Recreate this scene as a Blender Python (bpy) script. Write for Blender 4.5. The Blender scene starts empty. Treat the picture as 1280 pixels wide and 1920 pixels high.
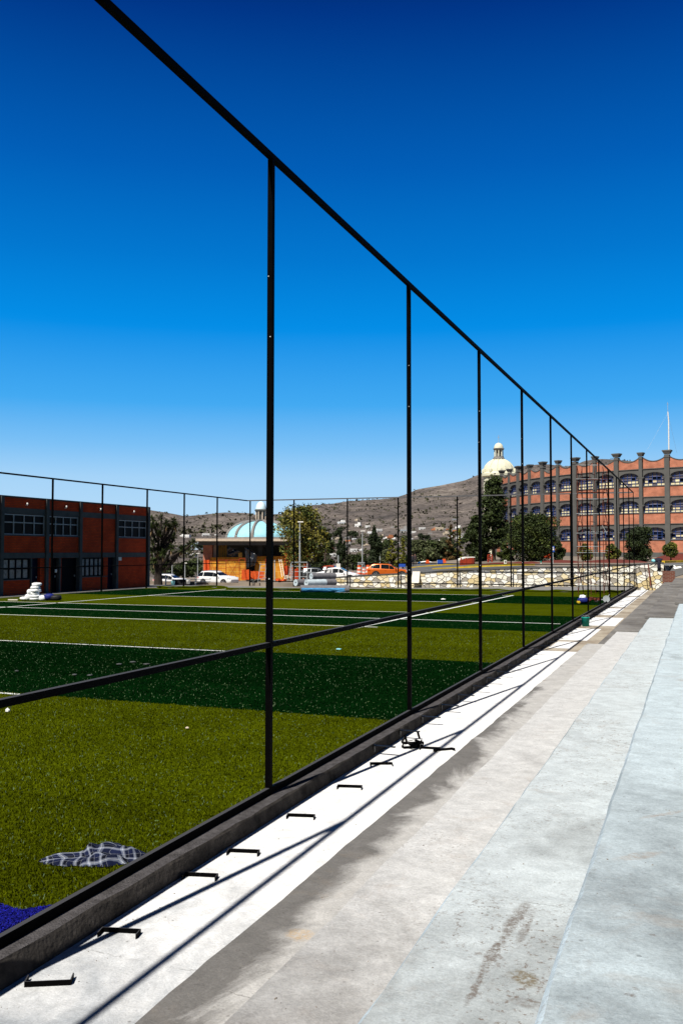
import bpy, bmesh, math, random
import numpy as np
from mathutils import Vector, Matrix
random.seed(7); rng = np.random.default_rng(11)
scene = bpy.context.scene
COL = scene.collection

# ------------------------------------------------------------------ camera
F = 1700.0; YAW, PITCH, ROLL, HC = .3727, .0432, .001, 2.61      # focal length in photo pixels (1280 x 1920)
D0 = np.array([-math.sin(YAW), math.cos(YAW), 0.]); R0 = np.array([math.cos(YAW), math.sin(YAW), 0.]); UP = np.array([0, 0, 1.])
FW = D0*math.cos(PITCH) + UP*math.sin(PITCH); U0 = -D0*math.sin(PITCH) + UP*math.cos(PITCH)
cd = bpy.data.cameras.new('camera'); cam = bpy.data.objects.new('camera', cd); COL.objects.link(cam)
cd.sensor_fit = 'VERTICAL'; cd.sensor_height = 36; cd.lens = F/1920*36; cd.clip_start = .05; cd.clip_end = 9000
cr = R0 + ROLL*U0; cu = U0 - ROLL*R0
cam.matrix_world = Matrix(((cr[0], cu[0], -FW[0], 0), (cr[1], cu[1], -FW[1], 0), (cr[2], cu[2], -FW[2], HC), (0, 0, 0, 1)))
scene.camera = cam
# ------------------------------------------------------------------ sky, sun, exposure
SUN_DIR = Vector((.935, 5.08, -7.18)).normalized()               # travel direction of the light
w = bpy.data.worlds.new('World'); scene.world = w; w.use_nodes = True
nt = w.node_tree; N = nt.nodes; L = nt.links; N.clear()
out = N.new('ShaderNodeOutputWorld'); bg = N.new('ShaderNodeBackground'); L.new(bg.outputs[0], out.inputs[0])
sky = N.new('ShaderNodeTexSky'); sky.sky_type = 'NISHITA'; sky.sun_disc = False
sky.sun_elevation = math.radians(54.2); sky.sun_rotation = math.radians(191.2)
tc = N.new('ShaderNodeTexCoord'); sp = N.new('ShaderNodeSeparateXYZ'); L.new(tc.outputs['Generated'], sp.inputs[0])
asn = N.new('ShaderNodeMath'); asn.operation = 'ARCSINE'; L.new(sp.outputs[2], asn.inputs[0])
dv = N.new('ShaderNodeMath'); dv.operation = 'DIVIDE'; dv.inputs[1].default_value = math.pi/2; L.new(asn.outputs[0], dv.inputs[0])
rp = N.new('ShaderNodeValToRGB'); L.new(dv.outputs[0], rp.inputs[0])
stops = [(0, (.46, .70, .93)), (2.5, (.45, .70, .94)), (4.5, (.38, .655, .94)), (6.5, (.20, .53, .92)), (9.2, (.055, .40, .89)),
         (13.8, (.0008, .27, .80)), (18, (.0004, .185, .63)), (23.1, (.0002, .112, .475)), (31.4, (0, .036, .245)), (36, (.001, .010, .07)), (44, (.002, .003, .012)), (90, (.001, .001, .003))]
e = rp.color_ramp.elements
e[0].position = 0; e[0].color = (*stops[0][1], 1); e[1].position = 1; e[1].color = (*stops[-1][1], 1)
for a, c in stops[1:-1]:
    k = e.new(a/90); k.color = (*c, 1)
sc_ = N.new('ShaderNodeVectorMath'); sc_.operation = 'SCALE'; sc_.inputs['Scale'].default_value = .1; L.new(sky.outputs[0], sc_.inputs[0])
mx = N.new('ShaderNodeMixRGB'); mx.inputs[0].default_value = .002; L.new(rp.outputs[0], mx.inputs[1]); L.new(sc_.outputs[0], mx.inputs[2])
ym = N.new('ShaderNodeMapRange'); ym.inputs[1].default_value = -.1; ym.inputs[2].default_value = .6; ym.inputs[3].default_value = .35; ym.inputs[4].default_value = 1; L.new(sp.outputs[1], ym.inputs[0])
ys_ = N.new('ShaderNodeVectorMath'); ys_.operation = 'SCALE'; L.new(mx.outputs[0], ys_.inputs[0]); L.new(ym.outputs[0], ys_.inputs['Scale'])
L.new(ys_.outputs[0], bg.inputs[0]); bg.inputs[1].default_value = .79
sd = bpy.data.lights.new('sun', 'SUN'); sd.energy = 5.0; sd.angle = math.radians(.40); sd.color = (1, .955, .88)
so = bpy.data.objects.new('sun', sd); COL.objects.link(so); so.rotation_euler = SUN_DIR.to_track_quat('-Z', 'Y').to_euler(); so.location = (-20, -60, 90)
vs = scene.view_settings; vs.view_transform = 'Standard'; vs.look = 'None'; vs.exposure = .34; vs.gamma = 1
scene.cycles.max_bounces = 6

# ------------------------------------------------------------------ pixel <-> world helpers (all give real places)
def ray(px, py):
    X, Y = px-640, py-960; c, s = math.cos(-ROLL), math.sin(-ROLL)
    return FW + R0*((X*c-Y*s)/F) - U0*((X*s+Y*c)/F)
def onz(px, py, z=0):
    v = ray(px, py); return Vector(np.array([0, 0, HC]) + v*((z-HC)/v[2]))
def onx(px, py, x):
    v = ray(px, py); return Vector(np.array([0, 0, HC]) + v*(x/v[0]))
def ony(px, py, y):
    v = ray(px, py); return Vector(np.array([0, 0, HC]) + v*(y/v[1]))
def atD(px, py, D):
    v = ray(px, py); return Vector(np.array([0, 0, HC]) + v*(D/(v@D0)))
def ld(x, y): return x*R0[0]+y*R0[1], x*D0[0]+y*D0[1]
def xy(lat, d): return lat*R0[0]+d*D0[0], lat*R0[1]+d*D0[1]

WALLY = 70.6
PXC = [-300, 0, 300, 420, 560, 615, 640, 730, 790, 860, 960, 1100, 1242, 1300, 1700]
EC = [0, 25, 60, 130, 200]
TZ = [[-.1, -.9, -1.5, -4, -9], [-.1, -.9, -1.5, -4, -9], [-.1, -1.0, -1.6, -4, -9], [-.15, -1.1, -1.4, -4, -9], [-.12, -.85, -1.1, -3, -9],
      [-.08, -.65, -.9, -3, -9], [.15, -.55, -.7, -2, -9], [.35, -.2, -.2, -1, -9], [.6, .45, .8, .6, -8], [.9, 1.0, 1.4, 1.3, -6],
      [1.15, 1.4, 1.8, 2.0, -3], [1.4, 1.5, 1.6, 2.0, -2], [1.55, 1.6, 1.6, 2.0, -2], [1.45, 1.6, 1.6, 2.0, -2], [1.45, 1.6, 1.6, 2.0, -2]]
TZ = np.array(TZ, float)
def dwall(px):
    v = ray(min(max(px, -300), 1690), 1033); return WALLY/v[1]*(v@D0)
def gz(x, y):
    lat, d = ld(x, y)
    if d < 8: return -.38
    px = min(max(640+F*lat/d, -300), 1690)
    dw = dwall(px)
    ex = d-dw
    if px > 1246:
        if ex < 2.5: return -.25 + max(0, (ex+1)/3.5)*1.72
    elif ex < .21: return -.38
    j = 0
    while j < len(PXC)-2 and px > PXC[j+1]: j += 1
    a = (px-PXC[j])/(PXC[j+1]-PXC[j])
    row = TZ[j]*(1-a)+TZ[j+1]*a
    return float(np.interp(ex, EC, row))
RID = [(-400, 972), (0, 965), (280, 958), (330, 966), (345, 969), (380, 966), (420, 961), (465, 961), (500, 967), (530, 962), (560, 951), (590, 946), (620, 945), (650, 939), (700, 936),
       (740, 932), (765, 923), (780, 916), (830, 908), (870, 901), (895, 890), (930, 880), (980, 872), (1020, 868), (1060, 873), (1080, 869), (1095, 862), (1120, 858), (1150, 858), (1190, 862), (1230, 868), (1300, 880), (1700, 905)]
RX = [a for a, b in RID]; RS = [(1033.5-b)/F for a, b in RID]
from mathutils import noise as mn
def hz(px, D):
    Dr = 1000+ 550*min(max((px-480)/180, 0), 1)
    s0 = -.030; sr = float(np.interp(px, RX, RS))
    t = (D-255)/(Dr-255)
    lat = (px-640)/F*D
    p = Vector((lat*.006, D*.006, 3.1))
    n = mn.fractal(p, .9, 2.1, 6)*.5 + abs(mn.noise(p*.6))*.6 - .15
    if t <= 1: s = s0+(sr-s0)*(t**.8)
    else: s = sr-(t-1)*.12
    amp = min(max(t, 0), 1)*(1-.75*min(max(t, 0), 1)**6)
    return HC + s*D + n*14*amp
def gp(px, py, d0=70, d1=240):
    if px > 1236: d0 = 62
    """point of the terrain seen at a photo pixel"""
    v = ray(px, py); D = d0
    while D < d1:
        P = atD(px, py, D)
        if P.z <= gz(P.x, P.y): return P
        D += .25
    return atD(px, py, d1)
def hp(px, py):
    D = 300
    while D < 1600:
        P = atD(px, py, D)
        if P.z <= hz(px, D): return P, D
        D += 6
    return P, D
def gD(px, D):
    x, y = xy((px-640)/F*D, D); return Vector((x, y, gz(x, y)))
VIEW_ANG = math.atan2(R0[1], R0[0])

# ------------------------------------------------------------------ materials
def nodes(name):
    m = bpy.data.materials.new(name); m.use_nodes = True
    nt = m.node_tree; b = nt.nodes['Principled BSDF']
    return m, nt, nt.nodes, nt.links, b
def rgba(c): return (c[0], c[1], c[2], 1)
def setspec(b, v): b.inputs['Specular IOR Level'].default_value = v
def M(name, col, rough=.8, var=.18, scale=4., bump=.15, bscale=30., metal=0., spec=.3, col2=None, island=False, coord='Object', detail=6):
    m, nt, N, L, b = nodes(name)
    tc = N.new('ShaderNodeTexCoord')
    n1 = N.new('ShaderNodeTexNoise'); n1.inputs['Scale'].default_value = scale; n1.inputs['Detail'].default_value = detail; n1.inputs['Roughness'].default_value = .65
    L.new(tc.outputs[coord], n1.inputs['Vector'])
    r = N.new('ShaderNodeValToRGB'); L.new(n1.outputs[0], r.inputs[0])
    c2 = col2 or tuple(min(1, c*(1+var)) for c in col); c1 = tuple(c*(1-var) for c in col) if not col2 else col
    r.color_ramp.elements[0].position = .3; r.color_ramp.elements[1].position = .7
    r.color_ramp.elements[0].color = rgba(c1); r.color_ramp.elements[1].color = rgba(c2)
    src = r.outputs[0]
    if island:
        g = N.new('ShaderNodeNewGeometry'); ra = N.new('ShaderNodeMapRange'); ra.inputs[3].default_value = .45; ra.inputs[4].default_value = 1.6
        L.new(g.outputs['Random Per Island'], ra.inputs[0])
        mu = N.new('ShaderNodeVectorMath'); mu.operation = 'SCALE'; L.new(src, mu.inputs[0]); L.new(ra.outputs[0], mu.inputs['Scale']); src = mu.outputs[0]
    L.new(src, b.inputs['Base Color'])
    b.inputs['Roughness'].default_value = rough; b.inputs['Metallic'].default_value = metal; setspec(b, spec)
    if bump:
        n2 = N.new('ShaderNodeTexNoise'); n2.inputs['Scale'].default_value = bscale; n2.inputs['Detail'].default_value = 5; L.new(tc.outputs[coord], n2.inputs['Vector'])
        bp = N.new('ShaderNodeBump'); bp.inputs['Strength'].default_value = bump; bp.inputs['Distance'].default_value = .03
        L.new(n2.outputs[0], bp.inputs['Height']); L.new(bp.outputs[0], b.inputs['Normal'])
    return m
def brick(name, c1, c2, mortar, bw=.3, bh=.09, ms=.014, rough=.85):
    m, nt, N, L, b = nodes(name)
    tc = N.new('ShaderNodeTexCoord'); t = N.new('ShaderNodeTexBrick'); L.new(tc.outputs['UV'], t.inputs[0])
    t.inputs['Color1'].default_value = rgba(c1); t.inputs['Color2'].default_value = rgba(c2); t.inputs['Mortar'].default_value = rgba(mortar)
    t.inputs['Scale'].default_value = 1; t.inputs['Brick Width'].default_value = bw; t.inputs['Row Height'].default_value = bh; t.inputs['Mortar Size'].default_value = ms
    n = N.new('ShaderNodeTexNoise'); n.inputs['Scale'].default_value = .9; n.inputs['Detail'].default_value = 7; L.new(tc.outputs['UV'], n.inputs[0])
    mr = N.new('ShaderNodeMapRange'); mr.inputs[1].default_value = .3; mr.inputs[2].default_value = .7; mr.inputs[3].default_value = .72; mr.inputs[4].default_value = 1.2; L.new(n.outputs[0], mr.inputs[0])
    s = N.new('ShaderNodeVectorMath'); s.operation = 'SCALE'; L.new(t.outputs[0], s.inputs[0]); L.new(mr.outputs[0], s.inputs['Scale'])
    L.new(s.outputs[0], b.inputs['Base Color']); b.inputs['Roughness'].default_value = rough; setspec(b, .15)
    bp = N.new('ShaderNodeBump'); bp.inputs['Strength'].default_value = .3; bp.inputs['Distance'].default_value = .02; L.new(t.outputs['Fac'], bp.inputs['Height']); bp.invert = True
    L.new(bp.outputs[0], b.inputs['Normal'])
    return m
def stonemat(name):
    m, nt, N, L, b = nodes(name)
    tc = N.new('ShaderNodeTexCoord'); mp = N.new('ShaderNodeMapping'); mp.inputs['Scale'].default_value = (2.3, 3.4, 1); L.new(tc.outputs['UV'], mp.inputs[0])
    nz = N.new('ShaderNodeTexNoise'); nz.inputs['Scale'].default_value = 2.; L.new(mp.outputs[0], nz.inputs[0])
    ad = N.new('ShaderNodeVectorMath'); ad.operation = 'MULTIPLY_ADD'; ad.inputs[1].default_value = (.35, .35, 0); L.new(nz.outputs['Color'], ad.inputs[0]); L.new(mp.outputs[0], ad.inputs[2])
    v = N.new('ShaderNodeTexVoronoi'); v.voronoi_dimensions = '2D'; v.inputs['Scale'].default_value = 1; L.new(ad.outputs[0], v.inputs['Vector'])
    v2 = N.new('ShaderNodeTexVoronoi'); v2.voronoi_dimensions = '2D'; v2.feature = 'DISTANCE_TO_EDGE'; v2.inputs['Scale'].default_value = 1; L.new(ad.outputs[0], v2.inputs['Vector'])
    sep = N.new('ShaderNodeSeparateColor'); L.new(v.outputs['Color'], sep.inputs[0])
    r = N.new('ShaderNodeValToRGB'); r.color_ramp.interpolation = 'CONSTANT'; L.new(sep.outputs[0], r.inputs[0])
    els = [(0, (.78, .74, .62)), (.2, (.62, .5, .27)), (.36, (.85, .82, .74)), (.55, (.33, .3, .25)), (.68, (.72, .62, .4)), (.82, (.82, .8, .72)), (.92, (.42, .4, .36))]
    r.color_ramp.elements[0].color = rgba(els[0][1]); r.color_ramp.elements[1].position = els[1][0]; r.color_ramp.elements[1].color = rgba(els[1][1])
    for p, c in els[2:]:
        k = r.color_ramp.elements.new(p); k.color = rgba(c)
    n = N.new('ShaderNodeTexNoise'); n.inputs['Scale'].default_value = 7; n.inputs['Detail'].default_value = 6; L.new(tc.outputs['UV'], n.inputs[0])
    mr = N.new('ShaderNodeMapRange'); mr.inputs[3].default_value = .7; mr.inputs[4].default_value = 1.35; L.new(n.outputs[0], mr.inputs[0])
    s = N.new('ShaderNodeVectorMath'); s.operation = 'SCALE'; L.new(r.outputs[0], s.inputs[0]); L.new(mr.outputs[0], s.inputs['Scale'])
    lt = N.new('ShaderNodeMath'); lt.operation = 'LESS_THAN'; lt.inputs[1].default_value = .045; L.new(v2.outputs[0], lt.inputs[0])
    mxx = N.new('ShaderNodeMixRGB'); mxx.inputs[2].default_value = (.035, .03, .025, 1); L.new(lt.outputs[0], mxx.inputs[0]); L.new(s.outputs[0], mxx.inputs[1])
    L.new(mxx.outputs[0], b.inputs['Base Color']); b.inputs['Roughness'].default_value = .9; setspec(b, .1)
    sm = N.new('ShaderNodeMapRange'); sm.inputs[2].default_value = .15; L.new(v2.outputs[0], sm.inputs[0])
    bp = N.new('ShaderNodeBump'); bp.inputs['Strength'].default_value = .5; bp.inputs['Distance'].default_value = .05; L.new(sm.outputs[0], bp.inputs['Height']); L.new(bp.outputs[0], b.inputs['Normal'])
    return m
def turfmat(name, blade=False):
    """artificial grass laid in cross bands, light olive and dark bottle green"""
    m, nt, N, L, b = nodes(name)
    geo = N.new('ShaderNodeNewGeometry'); sp = N.new('ShaderNodeSeparateXYZ'); L.new(geo.outputs['Position'], sp.inputs[0])
    mr = N.new('ShaderNodeMapRange'); mr.inputs[2].default_value = 80; L.new(sp.outputs[1], mr.inputs[0])
    r = N.new('ShaderNodeValToRGB'); r.color_ramp.interpolation = 'CONSTANT'; L.new(mr.outputs[0], r.inputs[0])
    ys = [13.2, 21.25, 29.8, 37.35, 45.6, 53.6]
    r.color_ramp.elements[0].color = (0, 0, 0, 1); r.color_ramp.elements[1].position = ys[0]/80; r.color_ramp.elements[1].color = (1, 1, 1, 1)
    for i, y in enumerate(ys[1:]):
        k = r.color_ramp.elements.new(y/80); k.color = (1, 1, 1, 1) if i % 2 else (0, 0, 0, 1)
    lightc, darkc = (.056, .072, .0014), (.0016, .0145, .0024)
    if blade: lightc, darkc = (.068, .082, .0018), (.0020, .0175, .0030)
    mxx = N.new('ShaderNodeMixRGB'); mxx.inputs[1].default_value = rgba(lightc); mxx.inputs[2].default_value = rgba(darkc); L.new(r.outputs[0], mxx.inputs[0])
    src = mxx.outputs[0]
    n = N.new('ShaderNodeTexNoise'); n.inputs['Scale'].default_value = .7; n.inputs['Detail'].default_value = 8; n.inputs['Roughness'].default_value = .7; L.new(geo.outputs['Position'], n.inputs[0])
    m1 = N.new('ShaderNodeMapRange'); m1.inputs[1].default_value = .3; m1.inputs[2].default_value = .7; m1.inputs[3].default_value = .72; m1.inputs[4].default_value = 1.22; L.new(n.outputs[0], m1.inputs[0])
    s = N.new('ShaderNodeVectorMath'); s.operation = 'SCALE'; L.new(src, s.inputs[0]); L.new(m1.outputs[0], s.inputs['Scale']); src = s.outputs[0]
    dvy = N.new('ShaderNodeMath'); dvy.operation = 'DIVIDE'; dvy.inputs[1].default_value = 3.97; L.new(sp.outputs[1], dvy.inputs[0])
    fr = N.new('ShaderNodeMath'); fr.operation = 'FRACT'; L.new(dvy.outputs[0], fr.inputs[0])
    fl_ = N.new('ShaderNodeMath'); fl_.operation = 'FLOOR'; L.new(dvy.outputs[0], fl_.inputs[0])
    wn = N.new('ShaderNodeTexWhiteNoise'); wn.noise_dimensions = '1D'; L.new(fl_.outputs[0], wn.inputs['W'])
    wr = N.new('ShaderNodeMapRange'); wr.inputs[3].default_value = .88; wr.inputs[4].default_value = 1.10; L.new(wn.outputs['Value'], wr.inputs[0])
    sl = N.new('ShaderNodeMath'); sl.operation = 'LESS_THAN'; sl.inputs[1].default_value = .009; L.new(fr.outputs[0], sl.inputs[0])
    sm_ = N.new('ShaderNodeMath'); sm_.operation = 'MULTIPLY_ADD'; sm_.inputs[1].default_value = -.4; L.new(sl.outputs[0], sm_.inputs[0]); L.new(wr.outputs[0], sm_.inputs[2])
    s = N.new('ShaderNodeVectorMath'); s.operation = 'SCALE'; L.new(src, s.inputs[0]); L.new(sm_.outputs[0], s.inputs['Scale']); src = s.outputs[0]
    if blade:
        ra = N.new('ShaderNodeMapRange'); ra.inputs[3].default_value = .2; ra.inputs[4].default_value = 1.6; L.new(geo.outputs['Random Per Island'], ra.inputs[0])
        s = N.new('ShaderNodeVectorMath'); s.operation = 'SCALE'; L.new(src, s.inputs[0]); L.new(ra.outputs[0], s.inputs['Scale']); src = s.outputs[0]
        gt = N.new('ShaderNodeMath'); gt.operation = 'GREATER_THAN'; gt.inputs[1].default_value = .955; L.new(geo.outputs['Random Per Island'], gt.inputs[0])
        m2 = N.new('ShaderNodeMixRGB'); m2.inputs[2].default_value = (.11, .16, .085, 1); L.new(gt.outputs[0], m2.inputs[0]); L.new(src, m2.inputs[1]); src = m2.outputs[0]
    else:
        n2 = N.new('ShaderNodeTexNoise'); n2.inputs['Scale'].default_value = 22; n2.inputs['Detail'].default_value = 3; n2.inputs['Roughness'].default_value = .8; L.new(geo.outputs['Position'], n2.inputs[0])
        m3 = N.new('ShaderNodeMapRange'); m3.inputs[1].default_value = .35; m3.inputs[2].default_value = .68; m3.inputs[3].default_value = .35; m3.inputs[4].default_value = 1.45; L.new(n2.outputs[0], m3.inputs[0])
        s = N.new('ShaderNodeVectorMath'); s.operation = 'SCALE'; L.new(src, s.inputs[0]); L.new(m3.outputs[0], s.inputs['Scale']); src = s.outputs[0]
        # stray pale fibres catching the eye
        v = N.new('ShaderNodeTexVoronoi'); v.inputs['Scale'].default_value = 9; L.new(geo.outputs['Position'], v.inputs['Vector'])
        lt = N.new('ShaderNodeMath'); lt.operation = 'LESS_THAN'; lt.inputs[1].default_value = .20; L.new(v.outputs['Distance'], lt.inputs[0])
        se = N.new('ShaderNodeSeparateColor'); L.new(v.outputs['Color'], se.inputs[0])
        g2 = N.new('ShaderNodeMath'); g2.operation = 'GREATER_THAN'; g2.inputs[1].default_value = .62; L.new(se.outputs[0], g2.inputs[0])
        mm = N.new('ShaderNodeMath'); mm.operation = 'MULTIPLY'; L.new(lt.outputs[0], mm.inputs[0]); L.new(g2.outputs[0], mm.inputs[1])
        m4 = N.new('ShaderNodeMath'); m4.operation = 'MULTIPLY'; m4.inputs[1].default_value = .55; L.new(mm.outputs[0], m4.inputs[0])
        m2 = N.new('ShaderNodeMixRGB'); m2.inputs[2].default_value = (.12, .19, .075, 1); L.new(m4.outputs[0], m2.inputs[0]); L.new(src, m2.inputs[1]); src = m2.outputs[0]
        bp = N.new('ShaderNodeBump'); bp.inputs['Strength'].default_value = .8; bp.inputs['Distance'].default_value = .03; L.new(n2.outputs[0], bp.inputs['Height']); L.new(bp.outputs[0], b.inputs['Normal'])
    L.new(src, b.inputs['Base Color']); b.inputs['Roughness'].default_value = 1; setspec(b, 0)
    return m
def concmat(name, base, dark, thr=(.40, .62), stain=(.24, .17, .11), stain_amt=.4, speck=.5, edge=None, near=None, pits=.35, marks=()):
    """weathered concrete: broad tone change, blotches, trowel marks, brown stains, speckle, pits.
    edge=(x0,x1): wet dirt kept toward x0; near=(y0,y1,bias0,bias1): near end darkened in the colour, painted vignette falloff"""
    m, nt, N, L, b = nodes(name)
    geo = N.new('ShaderNodeNewGeometry'); sp = N.new('ShaderNodeSeparateXYZ'); L.new(geo.outputs['Position'], sp.inputs[0])
    def noise_(scale, detail=6, rough=.65, dist=0, sc=(1, 1, 1), loc=(0, 0, 0), rot=0):
        mp = N.new('ShaderNodeMapping'); mp.inputs['Scale'].default_value = sc; mp.inputs['Location'].default_value = loc; mp.inputs['Rotation'].default_value = (0, 0, rot); L.new(geo.outputs['Position'], mp.inputs[0])
        n = N.new('ShaderNodeTexNoise'); n.inputs['Scale'].default_value = scale; n.inputs['Detail'].default_value = detail; n.inputs['Roughness'].default_value = rough; n.inputs['Distortion'].default_value = dist
        L.new(mp.outputs[0], n.inputs[0]); return n.outputs[0]
    def mr_(src, a, b_, c, d):
        r = N.new('ShaderNodeMapRange'); r.inputs[1].default_value = a; r.inputs[2].default_value = b_; r.inputs[3].default_value = c; r.inputs[4].default_value = d; L.new(src, r.inputs[0]); return r.outputs[0]
    def mth(op, a, b_):
        q = N.new('ShaderNodeMath'); q.operation = op
        for i, v in enumerate((a, b_)):
            if isinstance(v, (int, float)): q.inputs[i].default_value = v
            else: L.new(v, q.inputs[i])
        return q.outputs[0]
    def scl(col, f):
        q = N.new('ShaderNodeVectorMath'); q.operation = 'SCALE'; L.new(col, q.inputs[0]); L.new(f, q.inputs['Scale']); return q.outputs[0]
    def mixc(fac, a, c):
        q = N.new('ShaderNodeMixRGB'); L.new(fac, q.inputs[0]); L.new(a, q.inputs[1]); q.inputs[2].default_value = rgba(c); return q.outputs[0]
    fac = noise_(.85, 10, .66, .6, (1, .6, 1))
    if edge: fac = mth('ADD', fac, mth('ADD', mr_(sp.outputs[0], edge[0], edge[1], -.17, .2), mr_(sp.outputs[1], 13, 19, 0, .24)))
    if near: fac = mth('ADD', fac, mr_(sp.outputs[1], *near))  # vignette painted into the tone: darker at the near end, paler further along
    r = N.new('ShaderNodeValToRGB'); r.color_ramp.elements[0].position = thr[0]; r.color_ramp.elements[1].position = thr[1]
    r.color_ramp.elements[0].color = rgba(dark); r.color_ramp.elements[1].color = rgba(base); L.new(fac, r.inputs[0]); src = r.outputs[0]
    src = scl(src, mr_(noise_(5.5, 8, .72, .4), .3, .7, .80, 1.16))                    # hand-sized blotches
    grain = noise_(60, 4, .8); src = scl(src, mr_(grain, .28, .72, .76, 1.16))         # sand grain
    tro = noise_(2.2, 7, .7, 1.2, (1.4, 2.2, 1), (3, 1, 0), .5); src = scl(src, mr_(tro, .32, .68, .93, 1.05))
    mask = mr_(noise_(1.05, 5, .6, .3, (1, .8, 1), (13, 7, 3)), .50, .66, 0, 1)
    src = mixc(mth('MULTIPLY', mask, mr_(noise_(3.1, 8, .75, .9, (1, 1, 1), (4, 2, 9)), .50, .70, 0, stain_amt)), src, stain)   # brown stains
    sk = mr_(noise_(34, 3, .7, 0, (1, 1, 1), (1, 8, 2)), .56, .66, 0, speck); src = mixc(mth('MULTIPLY', sk, mr_(noise_(.9, 4, .6, 0, (1, 1, 1), (2, 5, 5)), .44, .62, 0, 1)), src, (.15, .11, .085))
    v = N.new('ShaderNodeTexVoronoi'); v.inputs['Scale'].default_value = 9; L.new(geo.outputs['Position'], v.inputs['Vector'])
    se = N.new('ShaderNodeSeparateColor'); L.new(v.outputs['Color'], se.inputs[0])
    src = mixc(mth('MULTIPLY', mth('MULTIPLY', mth('LESS_THAN', v.outputs['Distance'], .09), mth('GREATER_THAN', se.outputs[0], .72)), pits), src, (.06, .05, .04))
    jl = mth('LESS_THAN', mth('FRACT', mth('DIVIDE', mth('ADD', sp.outputs[1], mth('ADD', mth('MULTIPLY', noise_(3, 5, .7), .16), sum(map(ord, name)) % 53 * .1)), 6.1), 0), .0014)
    src = mixc(mth('MULTIPLY', jl, mr_(noise_(2.5, 4, .7, 0, (1, 1, 1), (7, 1, 4)), .42, .6, .05, .5)), src, (.07, .062, .055))
    wob = N.new('ShaderNodeTexNoise'); wob.inputs['Scale'].default_value = 9; wob.inputs['Detail'].default_value = 6; wob.inputs['Roughness'].default_value = .7; L.new(geo.outputs['Position'], wob.inputs[0])
    for (cx_, cy_, ang_, rx_, ry_, col_, amt_) in marks:       # single stains and a scar, each with its own place and outline
        wv = N.new('ShaderNodeVectorMath'); wv.operation = 'MULTIPLY_ADD'; wv.inputs[1].default_value = (.09, .09, 0); L.new(wob.outputs['Color'], wv.inputs[0]); L.new(geo.outputs['Position'], wv.inputs[2])
        mpp = N.new('ShaderNodeMapping'); mpp.vector_type = 'TEXTURE'; mpp.inputs['Location'].default_value = (cx_+.045, cy_+.045, 0); mpp.inputs['Rotation'].default_value = (0, 0, ang_); mpp.inputs['Scale'].default_value = (rx_, ry_, 1e6); L.new(wv.outputs[0], mpp.inputs[0])
        ln = N.new('ShaderNodeVectorMath'); ln.operation = 'LENGTH'; L.new(mpp.outputs[0], ln.inputs[0])
        src = mixc(mth('MULTIPLY', mr_(ln.outputs['Value'], .55, 1.0, amt_, 0), mr_(noise_(30, 4, .8, 0, (1, 1, 1), (3, 3, 1)), .36, .56, 0, 1)), src, col_)
    L.new(src, b.inputs['Base Color']); b.inputs['Roughness'].default_value = .92; setspec(b, .1)
    bp = N.new('ShaderNodeBump'); bp.inputs['Strength'].default_value = .4; bp.inputs['Distance'].default_value = .015; L.new(mth('MULTIPLY_ADD' if False else 'ADD', grain, mth('MULTIPLY', tro, 2)), bp.inputs['Height']); L.new(bp.outputs[0], b.inputs['Normal'])
    return m
def plaidmat():
    m, nt, N, L, b = nodes('plaid_cloth')
    tc = N.new('ShaderNodeTexCoord'); sp = N.new('ShaderNodeSeparateXYZ'); L.new(tc.outputs['UV'], sp.inputs[0])
    def stripes(o, f):
        a = N.new('ShaderNodeMath'); a.operation = 'MULTIPLY'; a.inputs[1].default_value = f; L.new(o, a.inputs[0])
        fr = N.new('ShaderNodeMath'); fr.operation = 'FRACT'; L.new(a.outputs[0], fr.inputs[0])
        r = N.new('ShaderNodeValToRGB'); r.color_ramp.interpolation = 'CONSTANT'; L.new(fr.outputs[0], r.inputs[0])
        E = r.color_ramp.elements; E[0].color = (.008, .012, .04, 1); E[1].position = .34; E[1].color = (.20, .23, .30, 1)
        for p, c in ((.46, (.50, .51, .55)), (.50, (.15, .17, .22)), (.60, (.003, .004, .010)), (.90, (.30, .32, .37)), (.92, (.008, .012, .035))):
            k = E.new(p); k.color = rgba(c)
        return r.outputs[0]
    mxx = N.new('ShaderNodeMixRGB'); mxx.inputs[0].default_value = .5; L.new(stripes(sp.outputs[0], 4.4), mxx.inputs[1]); L.new(stripes(sp.outputs[1], 4.4), mxx.inputs[2])
    L.new(mxx.outputs[0], b.inputs['Base Color']); b.inputs['Roughness'].default_value = .9; setspec(b, .1)
    return m
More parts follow.
